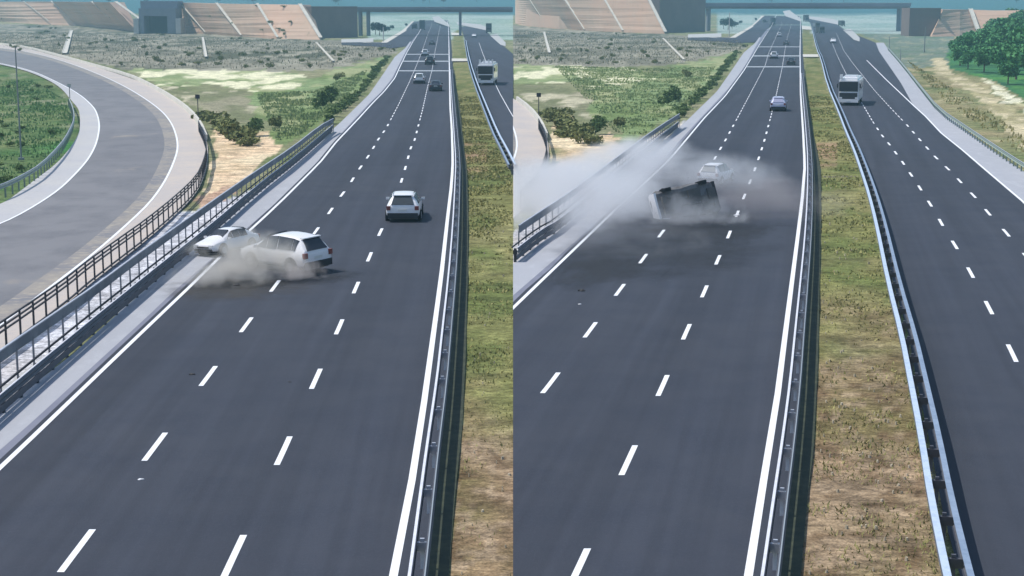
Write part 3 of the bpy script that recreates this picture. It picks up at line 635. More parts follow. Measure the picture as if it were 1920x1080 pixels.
def wall(side, a, b, ytop, label, th=6):
    A, B = gp(*a), gp(*b); A.z = B.z = -.5; zt_ = at_depth(a[0], ytop, A.y).z; m = MB(); d = (B-A).normalized(); nrm = Vector((-d.y, d.x, 0))*th
    vs = [A, B, B+nrm, A+nrm]; vs += [Vector((v.x, v.y, zt_)) for v in vs]
    m.add([v-A for v in vs], [(3,2,1,0),(4,5,6,7),(0,1,5,4),(1,2,6,5),(2,3,7,6),(3,0,4,7)])
    o = m.obj('abutment_wall', wall_m); o.location = A; tag(o, label, 'wall')
wall(-1, (585,71), (671,69), 12, 'brown abutment wall at the left end of the flyover in the left-hand stretch', 14)
wall(1, (1236,61), (1322,59), -4, 'brown abutment wall at the left end of the flyover in the right-hand stretch', 14)
wall(1, (1704,67), (1762,67), 15, 'grey brown abutment wall at the right end of the flyover', 14)
embank(1, [(1745,68),(1800,67),(1835,66),(1900,66),(2100,66)], [(1768,18),(1800,18),(1818,18),(1880,20),(2100,20)], 16, '')
chute(1, (1818,18), (1834,64), 1.4, 'pale chute on the small slope beside the trees on the right', dY=16)
def flyover(side, x0, x1, ya, yb, ygr, piers, label):
    Y = gp(x0, ygr).y; k = Y/F; A = at_depth(x0, yb, Y); B = at_depth(x1, yb, Y); top = at_depth(x0, ya, Y).z
    root = empty('flyover', Vector((A.x, Y, 0))); tag(root, label, 'flyover')
    L = B.x-A.x; z0 = A.z
    MB().box((L/2, 6, z0+.55-.0), (L, 8, 1.1)).obj('girder', conc_d, root)
    MB().box((L/2, 6, z0+1.28), (L, 12, .35)).obj('deck', conc_deck, root)
    MB().box((L/2, .15, (z0+1.46+top)/2), (L, .25, top-z0-1.46)).obj('parapet', conc_deck, root)
    MB().box((L/2, 11.85, (z0+1.46+top)/2), (L, .25, top-z0-1.46)).obj('parapet', conc_deck, root)
    MB().box((L/2, .15, top+.09), (L, .35, .18)).obj('coping', conc, root)
    for px, wd in piers:
        X = at_depth(px, yb, Y).x-A.x; MB().box((X, 6, z0/2-.3), (wd, 7, z0+.55)).obj('pier', conc_d, root)
flyover(-1, 668, 961.5, 13.5, 23, 67, [(673,1.1),(688,1.0),(862,.9)], 'long grey flyover crossing above the far road in the left-hand stretch')
flyover(1, 1320, 1708, 6, 16.5, 58, [(1331,1.6),(1695,2.4)], 'long grey flyover crossing above the far road in the right-hand stretch')
# ------------------------------------------------------------------ plants
def leafcloud(n, rad, lobes, seed, leaf=.12, flat=1.0, zb=0.0):
    r = np.random.default_rng(seed); V = []; 
    cs = [(r.uniform(-.5,.5)*rad[0], r.uniform(-.5,.5)*rad[1], zb+rad[2]*r.uniform(.45,1.25), r.uniform(.35,.65)) for _ in range(lobes)]
    P = np.empty((n,3))
    for i in range(n):
        c = cs[r.integers(lobes)]; d = r.normal(size=3); d /= np.linalg.norm(d); q = c[3]*r.uniform(.55,1.05)
        P[i] = (c[0]+d[0]*q*rad[0], c[1]+d[1]*q*rad[1], max(.02, c[2]+d[2]*q*rad[2]))
    a = r.normal(size=(n,3)); a /= np.linalg.norm(a,axis=1)[:,None]; b = np.cross(a, r.normal(size=(n,3))); b /= np.linalg.norm(b,axis=1)[:,None]
    s = leaf*r.uniform(.5,1.3,size=(n,1)); a *= s; b *= s*.7
    V = np.stack([P-a-b*.4, P+b, P+a-b*.2, P-b*1.1], 1).reshape(-1,3)
    return V, np.arange(4*n).reshape(n,4)
SHR = []
for i in range(4):
    V, Fq = leafcloud(420, (.9,.9,.55), 5, 20+i, .11); SHR.append(npmesh('shrub', V, Fq, leaf_olive))
HDG = []
for i in range(3):
    V, Fq = leafcloud(500, (.8,.9,.75), 5, 40+i, .12); HDG.append(npmesh('hedge_shrub', V, Fq, leaf_green))
def plant(name, me, x, y, s, label, cat, group, sz=None):
    p = gp(x, y); o = bpy.data.objects.new(name, me); C.objects.link(o); o.location = (p.x, p.y, p.z-.1); o.rotation_euler = (0,0,random.uniform(0,6.28))
    o.scale = (s*random.uniform(.8,1.3), s, (sz or s)*random.uniform(.8,1.1)); tag(o, label, cat, group); return o
# dark scrub dotted over the rough slopes
scr = []
while len(scr) < 95:
    x = random.uniform(-150, 740); y = random.uniform(50, 128)
    if inpoly(np.array([x]), np.array([y]), Z_L['scrub'])[0] and inpoly(np.array([x]), np.array([y-3]), Z_L['scrub'])[0]: scr.append((x,y))
for x, y in scr:
    plant('scrub_bush', random.choice(SHR), x, y, random.uniform(.5,1.5)*(1.0 if y > 70 else 1.3), 'low dark scrub bush on the grey rough ground below the reddish slope, left-hand stretch', 'bush', 'scrub bushes of the left-hand stretch', random.uniform(.7,1.4))
for x, y in scr:
    X, Yp = MR(x, y)
    if X > 966: plant('scrub_bush', random.choice(SHR), X, Yp, random.uniform(.5,1.5), 'low dark scrub bush on the grey rough ground below the slope, right-hand stretch', 'bush', 'scrub bushes of the right-hand stretch', random.uniform(.7,1.4))
# hedge along the left shoulder
hp = [(585,262),(625,232),(655,205),(690,170),(712,140),(733,108)]
for side in (-1, 1):
    P = resample([gp(*p) for p in (hp if side < 0 else mapR(hp))], 44)
    for i, p in enumerate(P[4:]):
        o = bpy.data.objects.new('hedge_shrub', HDG[i%3]); C.objects.link(o); o.location = (p[0]-.9+random.uniform(-.3,.3), p[1], p[2]-.05); o.rotation_euler = (0,0,random.uniform(0,6))
        k = random.uniform(.55,1.05); o.scale = (k*.9, k*1.5, k*random.uniform(.6,.95)); s_ = 'left' if side < 0 else 'right'
        tag(o, f'dark green roadside shrub in the row beside the pale shoulder, {s_}-hand stretch', 'shrub', f'roadside shrub row of the {s_}-hand stretch')
# bigger bushes at the bend of the ramp, and the single ones in the field
bend = [(385,222,1.9),(398,229,2.3),(412,238,2.4),(426,247,2.6),(441,257,2.6),(456,268,2.3),(463,272,1.7)]
for side in (-1, 1):
    for k, (x, y, s) in enumerate(bend):
        X, Yp = (x, y) if side < 0 else MR(x, y)
        plant('bend_bush', SHR[k%4], X, Yp, s*.9, f'olive bush in the dense clump beside the sandy bend, {"left" if side<0 else "right"}-hand stretch', 'bush', f'bush clump at the sandy bend, {"left" if side<0 else "right"}-hand stretch', s*.75)
    for (x, y, s, lb) in ((515,238,1.2,'small olive bush standing on the green field edge'),(478,252,1.5,'bush at the right rim of the sandy patch'),(637,150,1.3,'lone round bush on the pale far field'),(600,200,1.4,'reedy green bush in the lush field'),(618,193,1.6,'tall reedy green bush in the lush field')):
        X, Yp = (x, y) if side < 0 else MR(x, y)
        plant('field_bush', HDG[int(x)%3] if s > 1.35 else SHR[int(x)%4], X, Yp, s, lb+(', left-hand stretch' if side < 0 else ', right-hand stretch'), 'bush', None, s*1.2)
# green undergrowth inside the ramp
for i in range(46):
    x = random.uniform(-120,135); y = random.uniform(150,350)
    ring = [(-900,470)]+[(a-6,b-4) for a,b in ramp_ins]+[(-900,104)]
    if inpoly(np.array([x]), np.array([y]), ring)[0] and inpoly(np.array([x+14]), np.array([y+4]), ring)[0]:
        plant('low_shrub', random.choice(HDG), x, y, random.uniform(.4,.9), 'low green shrub on the grass enclosed by the ramp', 'shrub', 'low shrubs inside the ramp bend', random.uniform(.3,.6))
# trees
def tree_mesh(seed, leafm, h=7, n=2600):
    r = random.Random(seed); V, Fq = leafcloud(n, (2.3,2.3,h*.30), 11, seed, .30, zb=h*.22); cr = npmesh('crown', V, Fq, leafm)
    m = MB(); m.cyl((0,0,0),(r.uniform(-.2,.2),0,h*.5), .17, 8, .09)
    for k in range(5):
        a = k*1.25+r.uniform(0,.6); z = h*r.uniform(.22,.42); m.cyl((0,0,z),(math.cos(a)*1.3,math.sin(a)*1.3,z+h*.25), .07, 6, .03)
    me = bpy.data.meshes.new('trunk'); me.from_pydata([tuple(v) for v in m.v], [], m.f); me.materials.append(bark); me.update()
    return cr, me
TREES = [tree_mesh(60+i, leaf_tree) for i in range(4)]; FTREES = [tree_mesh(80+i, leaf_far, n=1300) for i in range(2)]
def tree(x, y, s, label, group=None, var=TREES, cat='tree'):
    p = gp(x, y); cr, tr = random.choice(var); root = empty('broadleaf_tree', (p.x, p.y, p.z-.1), random.uniform(0,6)); root.scale = (s*random.uniform(.85,1.15), s, s*random.uniform(.85,1.1)); tag(root, label, cat, group)
    for nm, me in (('crown', cr), ('trunk', tr)):
        o = bpy.data.objects.new(nm, me); C.objects.link(o); o.parent = root
rt = [(1893,80,1.3),(1915,75,1.5),(1872,90,1.1),(1940,85,1.5),(1970,92,1.5),(2010,100,1.5),(1850,96,1.0),(1830,100,.9),(1905,104,1.2),(1880,112,1.1),(1860,118,.9),(1935,120,1.3),(1835,122,.75),(1812,112,.75),(1800,122,.7),(1815,128,.6),(1845,134,.7),(1878,138,.9),(1905,148,1.0),(1930,155,1.1),(1960,170,1.2),(1890,156,.6),(1790,104,.65),(1868,74,1.0),(2060,130,1.5)]
rt += [(1900,62,1.5),(1925,60,1.6),(1860,84,1.2),(1955,64,1.6),(1885,98,1.3),(1915,116,1.3),(1840,110,1.0),(1822,104,.9),(1895,130,1.0),(1945,138,1.3),(1800,112,.8),(1858,104,1.1)]
for x, y, s in rt: tree(x, y, s*1.3, *(('tall green tree at the back of the grove, nearest the pinkish slope', 'back trees of the grove at the right') if y < 92 else ('green tree in the middle of the dense grove at the right edge', 'middle trees of the grove at the right') if y < 121 else ('lower green tree along the front of the grove, by the sandy path', 'front trees of the grove at the right')))
for side in (-1, 1):
    lr = 'left' if side < 0 else 'right'
    for i in range(34):
        x = random.uniform(-100, 955) if side < 0 else random.uniform(970, 1990); y = random.uniform(-3, 9 if side < 0 else 6)
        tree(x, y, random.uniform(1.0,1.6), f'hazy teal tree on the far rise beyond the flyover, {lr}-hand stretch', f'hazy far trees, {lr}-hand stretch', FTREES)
    for (x, y, s) in ((704,64,1.0),(712,66,1.1),(719,64,.8),(727,60,.6),(735,56,.55),(762,50,.45)):
        X, Yp = (x, y) if side < 0 else MR(x, y)
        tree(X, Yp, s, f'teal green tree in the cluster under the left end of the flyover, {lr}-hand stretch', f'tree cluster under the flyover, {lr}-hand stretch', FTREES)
# grass blades: median, ramp island and verges
def blades(name, polys, n, m, side, hmin, hmax, seed):
    r = np.random.default_rng(seed); P = []
    for poly, share in polys:
        w_ = [gp(*p) for p in poly]; xs = [v.x for v in w_]; ys = [v.y for v in w_]; k = int(n*share); X = r.uniform(min(xs), max(xs), k*3); Y = r.uniform(min(ys), max(ys), k*3)
        ok = inpoly(X, Y, [(v.x, v.y) for v in w_]) & (X*side > 0.05); ok &= vnoise(X, Y, 2.5, seed) > .46
        P.append(np.stack([X[ok][:k], Y[ok][:k]], 1))
    P = np.concatenate(P); k = len(P); a = r.uniform(0, 6.28, k); s = r.uniform(.02,.06,k)*np.clip(P[:,1]/60,.7,3); h = r.uniform(hmin,hmax,k)
    base = np.stack([P[:,0], P[:,1], zt(P[:,1])-.1], 1); d = np.stack([np.cos(a)*s, np.sin(a)*s, 0*s], 1); tip = base+np.stack([r.normal(0,.06,k), r.normal(0,.06,k), h+.07], 1)
    V = np.stack([base-d, base+d, tip], 1).reshape(-1,3); me = npmesh(name, V, np.arange(3*k).reshape(k,3), m); o = bpy.data.objects.new(name, me); C.objects.link(o); return o
def ev(pts, y0, y1, s=1): return [(xy_interp(pts,[y])[0]+s, y) for y in np.linspace(y0, y1, 14)]
tag(blades('grass', [(ev(yL_grassL,180,760,2)+ev(yL_grassR,760,180,-3),.9),(ev(yL_grassL,760,1110,2)+ev(yL_grassR,1110,760,-3),.03)], 16000, leaf_med, -1, .0, .09, 3), 'thin dry grass on the narrow median strip', 'grass', kind='stuff')
tag(blades('grass', [(ev(yR_grassL,180,760,2)+ev(yR_grassR,760,180,-3),.9),(ev(yR_grassL,760,1110,2)+ev(yR_grassR,1110,760,-3),.05),([(1700,700),(1735,700),(1790,1090),(1740,1090)],.06)], 30000, leaf_med, 1, .0, .09, 4), 'thin dry grass on the wide median strip', 'grass', kind='stuff')
tag(blades('grass', [([(-250,150),(60,150),(120,185),(138,215),(132,245),(110,280),(60,320),(-250,440)],1)], 24000, leaf_ramp, -1, .03, .3, 5), 'green grass inside the ramp bend', 'grass', kind='stuff')
tag(blades('scrub_cover', [([(-100,62),(120,60),(300,66),(500,74),(735,84),(735,100),(620,126),(520,129),(240,127),(120,104),(-100,74)],1)], 13000, leaf_scrub, -1, .05, .5, 16), 'grey olive scrub cover on the rough slope, left-hand stretch', 'scrub', kind='stuff')
tag(blades('scrub_cover', [([MR(*p) for p in [(330,66),(500,74),(735,84),(735,100),(620,126),(520,129),(330,127)]],1)], 9000, leaf_scrub, 1, .05, .5, 17), 'grey olive scrub cover on the rough slope, right-hand stretch', 'scrub', kind='stuff')
tag(blades('grass', [([(480,175),(590,170),(690,130),(650,185),(560,255),(520,262)],1)], 9000, leaf_lush, -1, .03, .3, 6), 'green field grass beside the left shoulder', 'grass', kind='stuff')
tag(blades('grass', [([MR(*p) for p in [(400,130),(560,135),(690,132),(650,185),(560,255),(520,262),(480,215)]],1)], 12000, leaf_lush, 1, .03, .25, 9), 'green field grass beside the hedge in the right-hand stretch', 'grass', kind='stuff')
tag(blades('grass', [([(1700,112),(1760,150),(1860,210),(1960,290),(2100,380),(1960,318),(1850,246),(1770,188)],1)], 16000, leaf_grass, 1, .05, .35, 8), 'rough grass outside the right-hand guardrail', 'grass', kind='stuff')
def stones(side, n, a, b, seed):
    r = random.Random(seed); m = MB()
    for _ in range(n):
        y = 1090*(r.random()**.8); y = max(330, y); xa = xy_interp(a,[y])[0]; xb = xy_interp(b,[y])[0]; x = xa+(xb-xa)*r.uniform(.05,.9)
        p = gp(x, y)
        if p.x*side < .1: continue
        w1, w2 = r.uniform(.015,.06), r.uniform(.012,.03); k = 7; h = r.uniform(.0,.02)
        ring = [(p.x+w1*math.cos(6.283*i/k)*r.uniform(.6,1.2), p.y+w2*2.5*math.sin(6.283*i/k)*r.uniform(.6,1.2)) for i in range(k)]
        m.add([(x_,y_,-.12) for x_,y_ in ring]+[(p.x+(x_-p.x)*.6,p.y+(y_-p.y)*.6,h+r.uniform(-.015,.01)) for x_,y_ in ring], [(i,(i+1)%k,k+(i+1)%k,k+i) for i in range(k)]+[tuple(range(k,2*k))])
    o = m.obj('stones', mat('pale_stones', (.50,.44,.34), .9, [(4,(.34,.30,.22),.4,.6)])); tag(o, 'pale stones and litter scattered on the '+('narrow' if side < 0 else 'wide')+' median strip', 'stones', kind='stuff')
stones(-1, 90, yL_grassL, yL_grassR, 3); stones(1, 150, yR_grassL, yR_grassR, 4)
for i in range(20):   # weeds on the earth slopes
    t = random.uniform(.1,.95); k = random.random(); x = random.choice([random.uniform(-60,250), random.uniform(345,585)]); bl, tl = (LB, LT) if x < 262 else (LB2, LT2)
    bx = [p[0] for p in bl]; Yb = float(np.interp(x, bx, [gp(*p).y for p in bl])); yb = float(np.interp(x, bx, [p[1] for p in bl])); tx = float(np.interp(x, bx, [p[0] for p in tl])); ty = float(np.interp(x, bx, [p[1] for p in tl]))
    p = gp(x, yb).lerp(at_depth(tx, ty, Yb+22), t); p.y = Yb+22*t
    o = bpy.data.objects.new('slope_shrub', random.choice(SHR)); C.objects.link(o); o.location = (p.x, p.y-.6, p.z-.2); o.scale = (random.uniform(.8,2.2), 1, random.uniform(.6,1.4)); tag(o, 'dry shrub growing on the reddish earth slope, left-hand stretch', 'shrub', 'shrubs on the earth slope')
# ------------------------------------------------------------------ poles and signs
def pole(x, y, h, label, r=.09, arm=0, name='lamp_post', m=None, head=True):
    p = gp(x, y); root = empty(name, p); tag(root, label, name.replace('_',' '))
    m = m or mat('pole_grey', (.22,.25,.26), .6)
    MB().cyl((0,0,0),(0,0,h), r, 10, r*.6).obj('shaft', m, root, True); MB().box((0,0,.1),(.4,.4,.2)).obj('base_plate', m, root)
    if arm: MB().cyl((0,0,h-.05),(arm,0,h+.3), .04, 8).obj('arm', m, root, True); MB().box((arm,0,h+.32),(.6,.22,.1)).obj('lamp_head', m, root)
pole(40, 300, 9.3, 'tall thin grey lamp post standing on the grass inside the ramp', .08)
def post_sign(x, y, h, label, m, wd=.5, hh=.45):
    p = gp(x, y); root = empty('sign_post', p); tag(root, label, 'sign'); MB().cyl((0,0,0),(0,0,h), .05, 8).obj('post', steel_d, root)
    MB().box((0,-.06,h-.15),(wd,.04,hh)).obj('sign_plate', m, root)
post_sign(372, 228, 2.9, 'dark backed small sign on a post where the ramp bends, left-hand stretch', steel_d)
post_sign(1010, 224, 2.9, 'dark backed small sign on a post near the middle seam, right-hand stretch', steel_d)
post_sign(131, 184, 1.9, 'pale small marker at the end of the inner ramp guardrail', conc)
pole(1733, 98, 3.4*2.0, 'grey post standing in the verge left of the grove', .16, name='gantry_post')
pole(1688, 118, 3.2, 'short grey post just outside the far right shoulder', .10, name='verge_post')
pole(1667, 96, 4.0, 'slim post at the start of the far right shoulder', .12, name='marker_pole')
pole(562, 72, 4.0, 'thin pole with arm standing before the brown abutment wall', .12, name='roadside_pole')
pole(1367, 68, 9.5, 'pale tall pole near the slip road under the flyover', .22, name='street_pole', m=conc)
pole(719, 78, 5.0, 'pale pole near the slip road kerb in the left-hand stretch', .22, name='street_pole', m=conc)
# ------------------------------------------------------------------ vehicles
def quad_panel(name, c, m, parent, inset=.08, off=.008, th=.07):
    c = [Vector(v) for v in c]; ce = sum(c, Vector())/4; n = (c[2]-c[0]).cross(c[3]-c[1]).normalized()
    o_ = [v+(ce-v)*inset+n*off for v in c]; i_ = [v-n*(th+off) for v in o_]
    return mobj(name, o_+i_, [(0,1,2,3),(7,6,5,4),(0,4,5,1),(1,5,6,2),(2,6,7,3),(3,7,4,0)], m, parent)
PROF = dict(
 suv=[(-2.19,.44,.62,.86,.92,.80,.79,.72),(-2.16,.30,.72,1.00,1.06,.92,.87,.76),(-1.72,.26,.77,1.05,1.58,.94,.87,.60),(-1.35,.25,.77,1.04,1.66,.94,.87,.63),(-.40,.25,.77,1.02,1.70,.94,.88,.65),(.30,.25,.77,1.00,1.64,.94,.88,.63),(1.18,.25,.76,1.00,1.08,.94,.87,.74),(1.88,.27,.70,.92,.99,.92,.84,.70),(2.13,.32,.60,.80,.86,.87,.80,.66),(2.19,.42,.56,.70,.74,.80,.74,.62)],
 sedan=[(-2.2,.40,.58,.80,.85,.78,.74,.66),(-2.15,.28,.66,.90,.95,.86,.82,.68),(-1.72,.24,.70,.93,1.00,.87,.83,.70),(-1.05,.22,.70,.94,1.42,.87,.82,.58),(-.35,.22,.70,.94,1.48,.87,.83,.60),(.30,.22,.70,.92,1.42,.87,.83,.59),(1.05,.22,.68,.90,.97,.87,.82,.70),(1.85,.25,.62,.80,.86,.86,.78,.64),(2.12,.30,.52,.68,.73,.80,.74,.60),(2.18,.38,.48,.58,.62,.72,.68,.56)])
def vehicle(kind, label, pos, az, paintm, gl=glass, roll=0, pitch=0, lift=0, group=None, sc=1.0, rails=False, cat='car', name=None, axis=None, wreck=False):
    """az: heading, clockwise from straight ahead (+Y); local +Y is the nose"""
    root = empty(name or {'suv':'white_suv','sedan':'passenger_car'}[kind], pos); tag(root, label, cat, group)
    root.location = (pos[0], pos[1], pos[2]+.015+lift); root.scale = (sc,)*3
    root.rotation_euler = axis if axis else (pitch, roll, -az)
    st = PROF[kind]; k = 14; vs = []
    for (y, zb, zs, zbl, ztp, hw, hb, hr) in st:
        half = [(hw*.86,zb),(hw*.98,zb+.12),(hw,zs),(hb,zbl),(hr,ztp-.05),(hr-.10,ztp-.005)]
        ring = [(0,zb)]+half+[(0,ztp+.02)]+[(-a,b) for a,b in half[::-1]]
        vs += [(x, y, z) for x, z in ring]
    k = 14; n = len(st); fs = []
    for i in range(n-1):
        for j in range(k): fs.append((i*k+j, i*k+(j+1)%k, (i+1)*k+(j+1)%k, (i+1)*k+j))
    fs.append(tuple(range(k))); fs.append(tuple(range(n*k-1, (n-1)*k-1, -1)))
    fs = [f[::-1] for f in fs]
    if wreck:
        r_ = random.Random(4); vs = [(x+r_.uniform(-.06,.06)+(.12 if y < -1.5 else 0), y+r_.uniform(-.06,.06), z*(.90 if z > 1.3 else 1)+r_.uniform(-.07,.07)) for x, y, z in vs]
    body = mobj('body', vs, fs, paintm, root, smooth=True)
    if not wreck:
        md = body.modifiers.new('round', 'SUBSURF'); md.levels = 1; md.render_levels = 1
    V = lambda i, j: Vector(vs[i*k+j])
    bm = bmesh.new(); bm.from_mesh(body.data); bmesh.ops.recalc_face_normals(bm, faces=bm.faces); bm.to_mesh(body.data); bm.free()
    body.data.shade_smooth(); body.data.set_sharp_from_angle(angle=math.radians(32))
    ri, ro, wi, wo = ((1,2,6,5) if kind == 'suv' else (2,3,6,5))
    quad_panel('rear_window', [V(ri,8), V(ri,6), V(ro,6), V(ro,8)], gl, root, .07, .035)
    quad_panel('windscreen', [V(wi,6), V(wi,8), V(wo,8), V(wo,6)], gl, root, .07, .035)
    segs = [(2,3),(3,4),(4,5)] if kind == 'suv' else [(3,4),(4,5)]
    for s in (1, -1):
        J = (4,5) if s > 0 else (10,9)
        for a, b in segs:
            c = [V(a,J[0]), V(b,J[0]), V(b,J[1]), V(a,J[1])]
            if a == 2: c[0].y += .14; c[3].y += .05
            if s < 0: c = [c[1], c[0], c[3], c[2]]
            quad_panel('side_window', c, gl, root, .09, .022)
        c = [V(5,J[0]), V(6,J[0])+Vector((0,-.12,0)), V(5,J[1]).lerp(V(6,J[1]),.25), V(5,J[1])]
        if s < 0: c = [c[1], c[0], c[3], c[2]]
        quad_panel('quarter_window', c, gl, root, .14, .008)
        rz = st[1]; fz = st[8]
        MB().box((s*(rz[6]-.10), st[1][0]+.01, rz[3]-.13), (.22,.14,.24)).obj('tail_lamp', red, root)
        MB().box((s*(fz[6]-.18), fz[0]+.01, fz[3]-.05), (.30,.10,.14)).obj('headlight', lampw, root)
        MB().box((s*(st[6][6]+.12), st[6][0]-.25, st[6][3]+.08), (.20,.10,.13)).obj('mirror', paintm, root)
        if rails: MB().box((s*.60, -.55, 1.735), (.04,1.7,.04)).obj('roof_rail', trim, root)
        for yw in (1.32, -1.32):
            wh = empty('wheel', (s*.80, yw, .335)); wh.parent = root
            MB().cyl((-.11,0,0),(.11,0,0), .335, 22).obj('tyre', rubber, wh, True)
            MB().cyl((s*.05,0,0),(s*.122,0,0), .20, 14).obj('rim', rim, wh, True)
            ar = MB(); ang = [math.pi*i/12 for i in range(13)]; hw = .93 if kind == 'suv' else .868
            pv = []
            for r_ in (.36,.43):
                for t in ang: pv.append((s*hw, yw+math.cos(t)*r_, .335+math.sin(t)*r_))
            pv += [(s*(hw-.12), y_, z_) for (_, y_, z_) in pv]
            pf = [(i,i+1,13+i+1,13+i) for i in range(12)]+[(26+i,26+13+i,26+13+i+1,26+i+1) for i in range(12)]+[(13+i,13+i+1,39+i+1,39+i) for i in range(12)]+[(i,26+i,26+i+1,i+1) for i in range(12)]
            ar.add(pv, pf).obj('wheel_arch', trim, root)
            disc = MB().cyl((s*(hw-.02),yw,.335),(s*(hw+.004),yw,.335), .36, 20); disc.obj('wheel_well', trim, root)
            wh.location.x = s*(hw-.06)
    MB().box((0,st[0][0]+.04,.42),(1.66,.16,.30)).obj('rear_bumper', trim if kind=='suv' else paintm, root); MB().box((0,st[2][0]-.02,st[2][4]+.02),(1.1,.22,.04)).obj('spoiler', paintm, root); MB().box((0,st[-1][0]-.03,.40),(1.35,.10,.14)).obj('front_bumper', trim, root)
    MB().box((0,st[1][0]-.035,.74),(.5,.02,.12)).obj('number_plate', plate, root); MB().box((0,st[-1][0]+.012,.56),(.9,.02,.10)).obj('grille', trim, root)
    u = MB()
    if not wreck: u.box((0,0,.215),(1.62,4.05,.05))
    else:
        for (x_,y_,w_,l_,h_,zz) in ((0,.9,.34,1.9,.16,.20),(0,-.6,.26,1.6,.14,.21),(-.45,.1,.30,2.2,.10,.22),(.45,.1,.30,2.2,.10,.22),(0,-1.75,.95,.55,.20,.20),(0,1.7,1.1,.30,.16,.20),(.35,-1.9,.5,.3,.18,.14),(-.5,1.1,.2,.9,.12,.16),(.5,1.1,.2,.9,.12,.16)): u.box((x_,y_,zz),(w_,l_,h_),(x_*.1))
        MB().box((0,2.16,.52),(1.66,.16,.46)).box((0,2.05,.85),(1.5,.30,.10)).obj('front_bumper_cover', white, root); MB().cyl((-.7,2.0,.33),(-.86,1.0,.26),.05).cyl((.7,2.0,.33),(.86,1.0,.26),.05).obj('sill_trim', white, root)
    if wreck: u.cyl((-.78,-1.32,.30),(.78,-1.32,.30),.10)
    u.cyl((-.75,1.32,.33),(.75,1.32,.33),.06); u.cyl((-.75,-1.32,.33),(.75,-1.32,.33),.07)
    u.cyl((.35,-2.0,.2),(.2,.6,.2),.04).box((.3,-1.2,.17),(.3,.6,.14)).box((0,1.25,.18),(.7,.8,.14)).box((-.35,-.5,.18),(.5,.9,.10)); u.obj('underbody', under, root)
    return root
def road_az(path, y):
    a = gp(xy_interp(path,[y+12])[0], y+12); b = gp(xy_interp(path,[y-12])[0], y-12); return math.atan2(b.x-a.x, b.y-a.y)
# left-hand stretch
vehicle('suv', 'clean white SUV driving away in the right lane beside the median', gp(759,408), road_az(lane2_L,420), white, mat('mid_car_glass',(.055,.065,.075),.2), rails=True, sc=1.03).scale = (1.09,1.05,.98)
vehicle('suv', 'white SUV spinning sideways across the lanes with dust at its rear wheel', gp(536,504), math.radians(-51), white, glass, sc=1.06, roll=math.radians(-2), lift=.04)
vehicle('sedan', 'white car hit against the left shoulder, nose turned toward the guardrail', gp(426,473), math.radians(-150), white, glass, name='crashed_car', sc=.86, roll=math.radians(2))
vehicle('suv', 'small white car in the middle lane ahead of the dark sedan', gp(786.5,156), road_az(lane2_L,156), white, glass_g, name='passenger_car', sc=.98)
vehicle('sedan', 'dark sedan low behind the small white car in the far lanes', gp(817,170), road_az(lane2_L,170), darkp, glass, sc=1.05)
vehicle('suv', 'dark car crossing the painted cross strips in the distance', gp(806,121), road_az(lane2_L,121), dgrey, glass, name='dark_suv', sc=1.1)
vehicle('suv', 'tiny white car beyond the cross strips in the left-hand stretch', gp(797,105), road_az(lane1_L,106), white, glass_g, name='passenger_car')
vehicle('sedan', 'tiny dark car farthest up the lanes in the left-hand stretch', gp(810,84), road_az(lane2_L,84), dgrey, glass)
vehicle('sedan', 'tiny white car on the opposite carriageway in the left-hand stretch', gp(889,70), math.radians(180), white, glass)
# right-hand stretch
vehicle('suv', 'pale lilac silver hatchback driving away beyond the dust', gp(1459,207), road_az(lane2_R,207), lilac, mat('pale_reflecting_glass',(.35,.36,.5),.2), name='silver_hatchback', sc=1.02)
vehicle('suv', 'white SUV fading into the thin dust above the overturned vehicle', gp(1343,343), math.radians(26), white, glass_g, sc=.88)
q = gp(1295,408)
WRECK = vehicle('suv', 'overturned white SUV lying on its side, dark underbody to the camera, in dust', (q.x, q.y+.3, .0), 0, mat('dust_coated_paint',(.17,.17,.18),.8,[(1.6,(.09,.09,.095),.4,.6),(.8,(.40,.41,.43),.6,.7)]), glass, sc=1.06, lift=1.02, wreck=True, name='overturned_suv',
        axis=(Matrix.Rotation(math.radians(-7),4,'Y') @ Matrix.Rotation(math.radians(33),4,'Z') @ Matrix.Rotation(math.radians(-104),4,'X') @ Matrix.Rotation(math.radians(90),4,'Z') @ Matrix.Translation((0,0,-.8))).to_euler())
vehicle('suv', 'tiny white car nearest the cross strips in the right-hand stretch', gp(1451,110), road_az(lane1_R,110), white, glass_g, name='passenger_car')
vehicle('sedan', 'dark flat sedan on the cross strips in the right-hand stretch', gp(1483,121), road_az(lane2_R,121), darkp, glass)
vehicle('suv', 'tiny white car farthest up the lanes in the right-hand stretch', gp(1461,69), road_az(lane1_R,69), white, glass_g, name='passenger_car')
vehicle('sedan', 'tiny dark car behind the farthest white one in the right-hand stretch', gp(1474,84), road_az(lane2_R,84), dgrey, glass)
vehicle('suv', 'tiny white car coming down the opposite carriageway in the right-hand stretch', gp(1562,81), math.radians(190), white, glass_g, name='passenger_car')
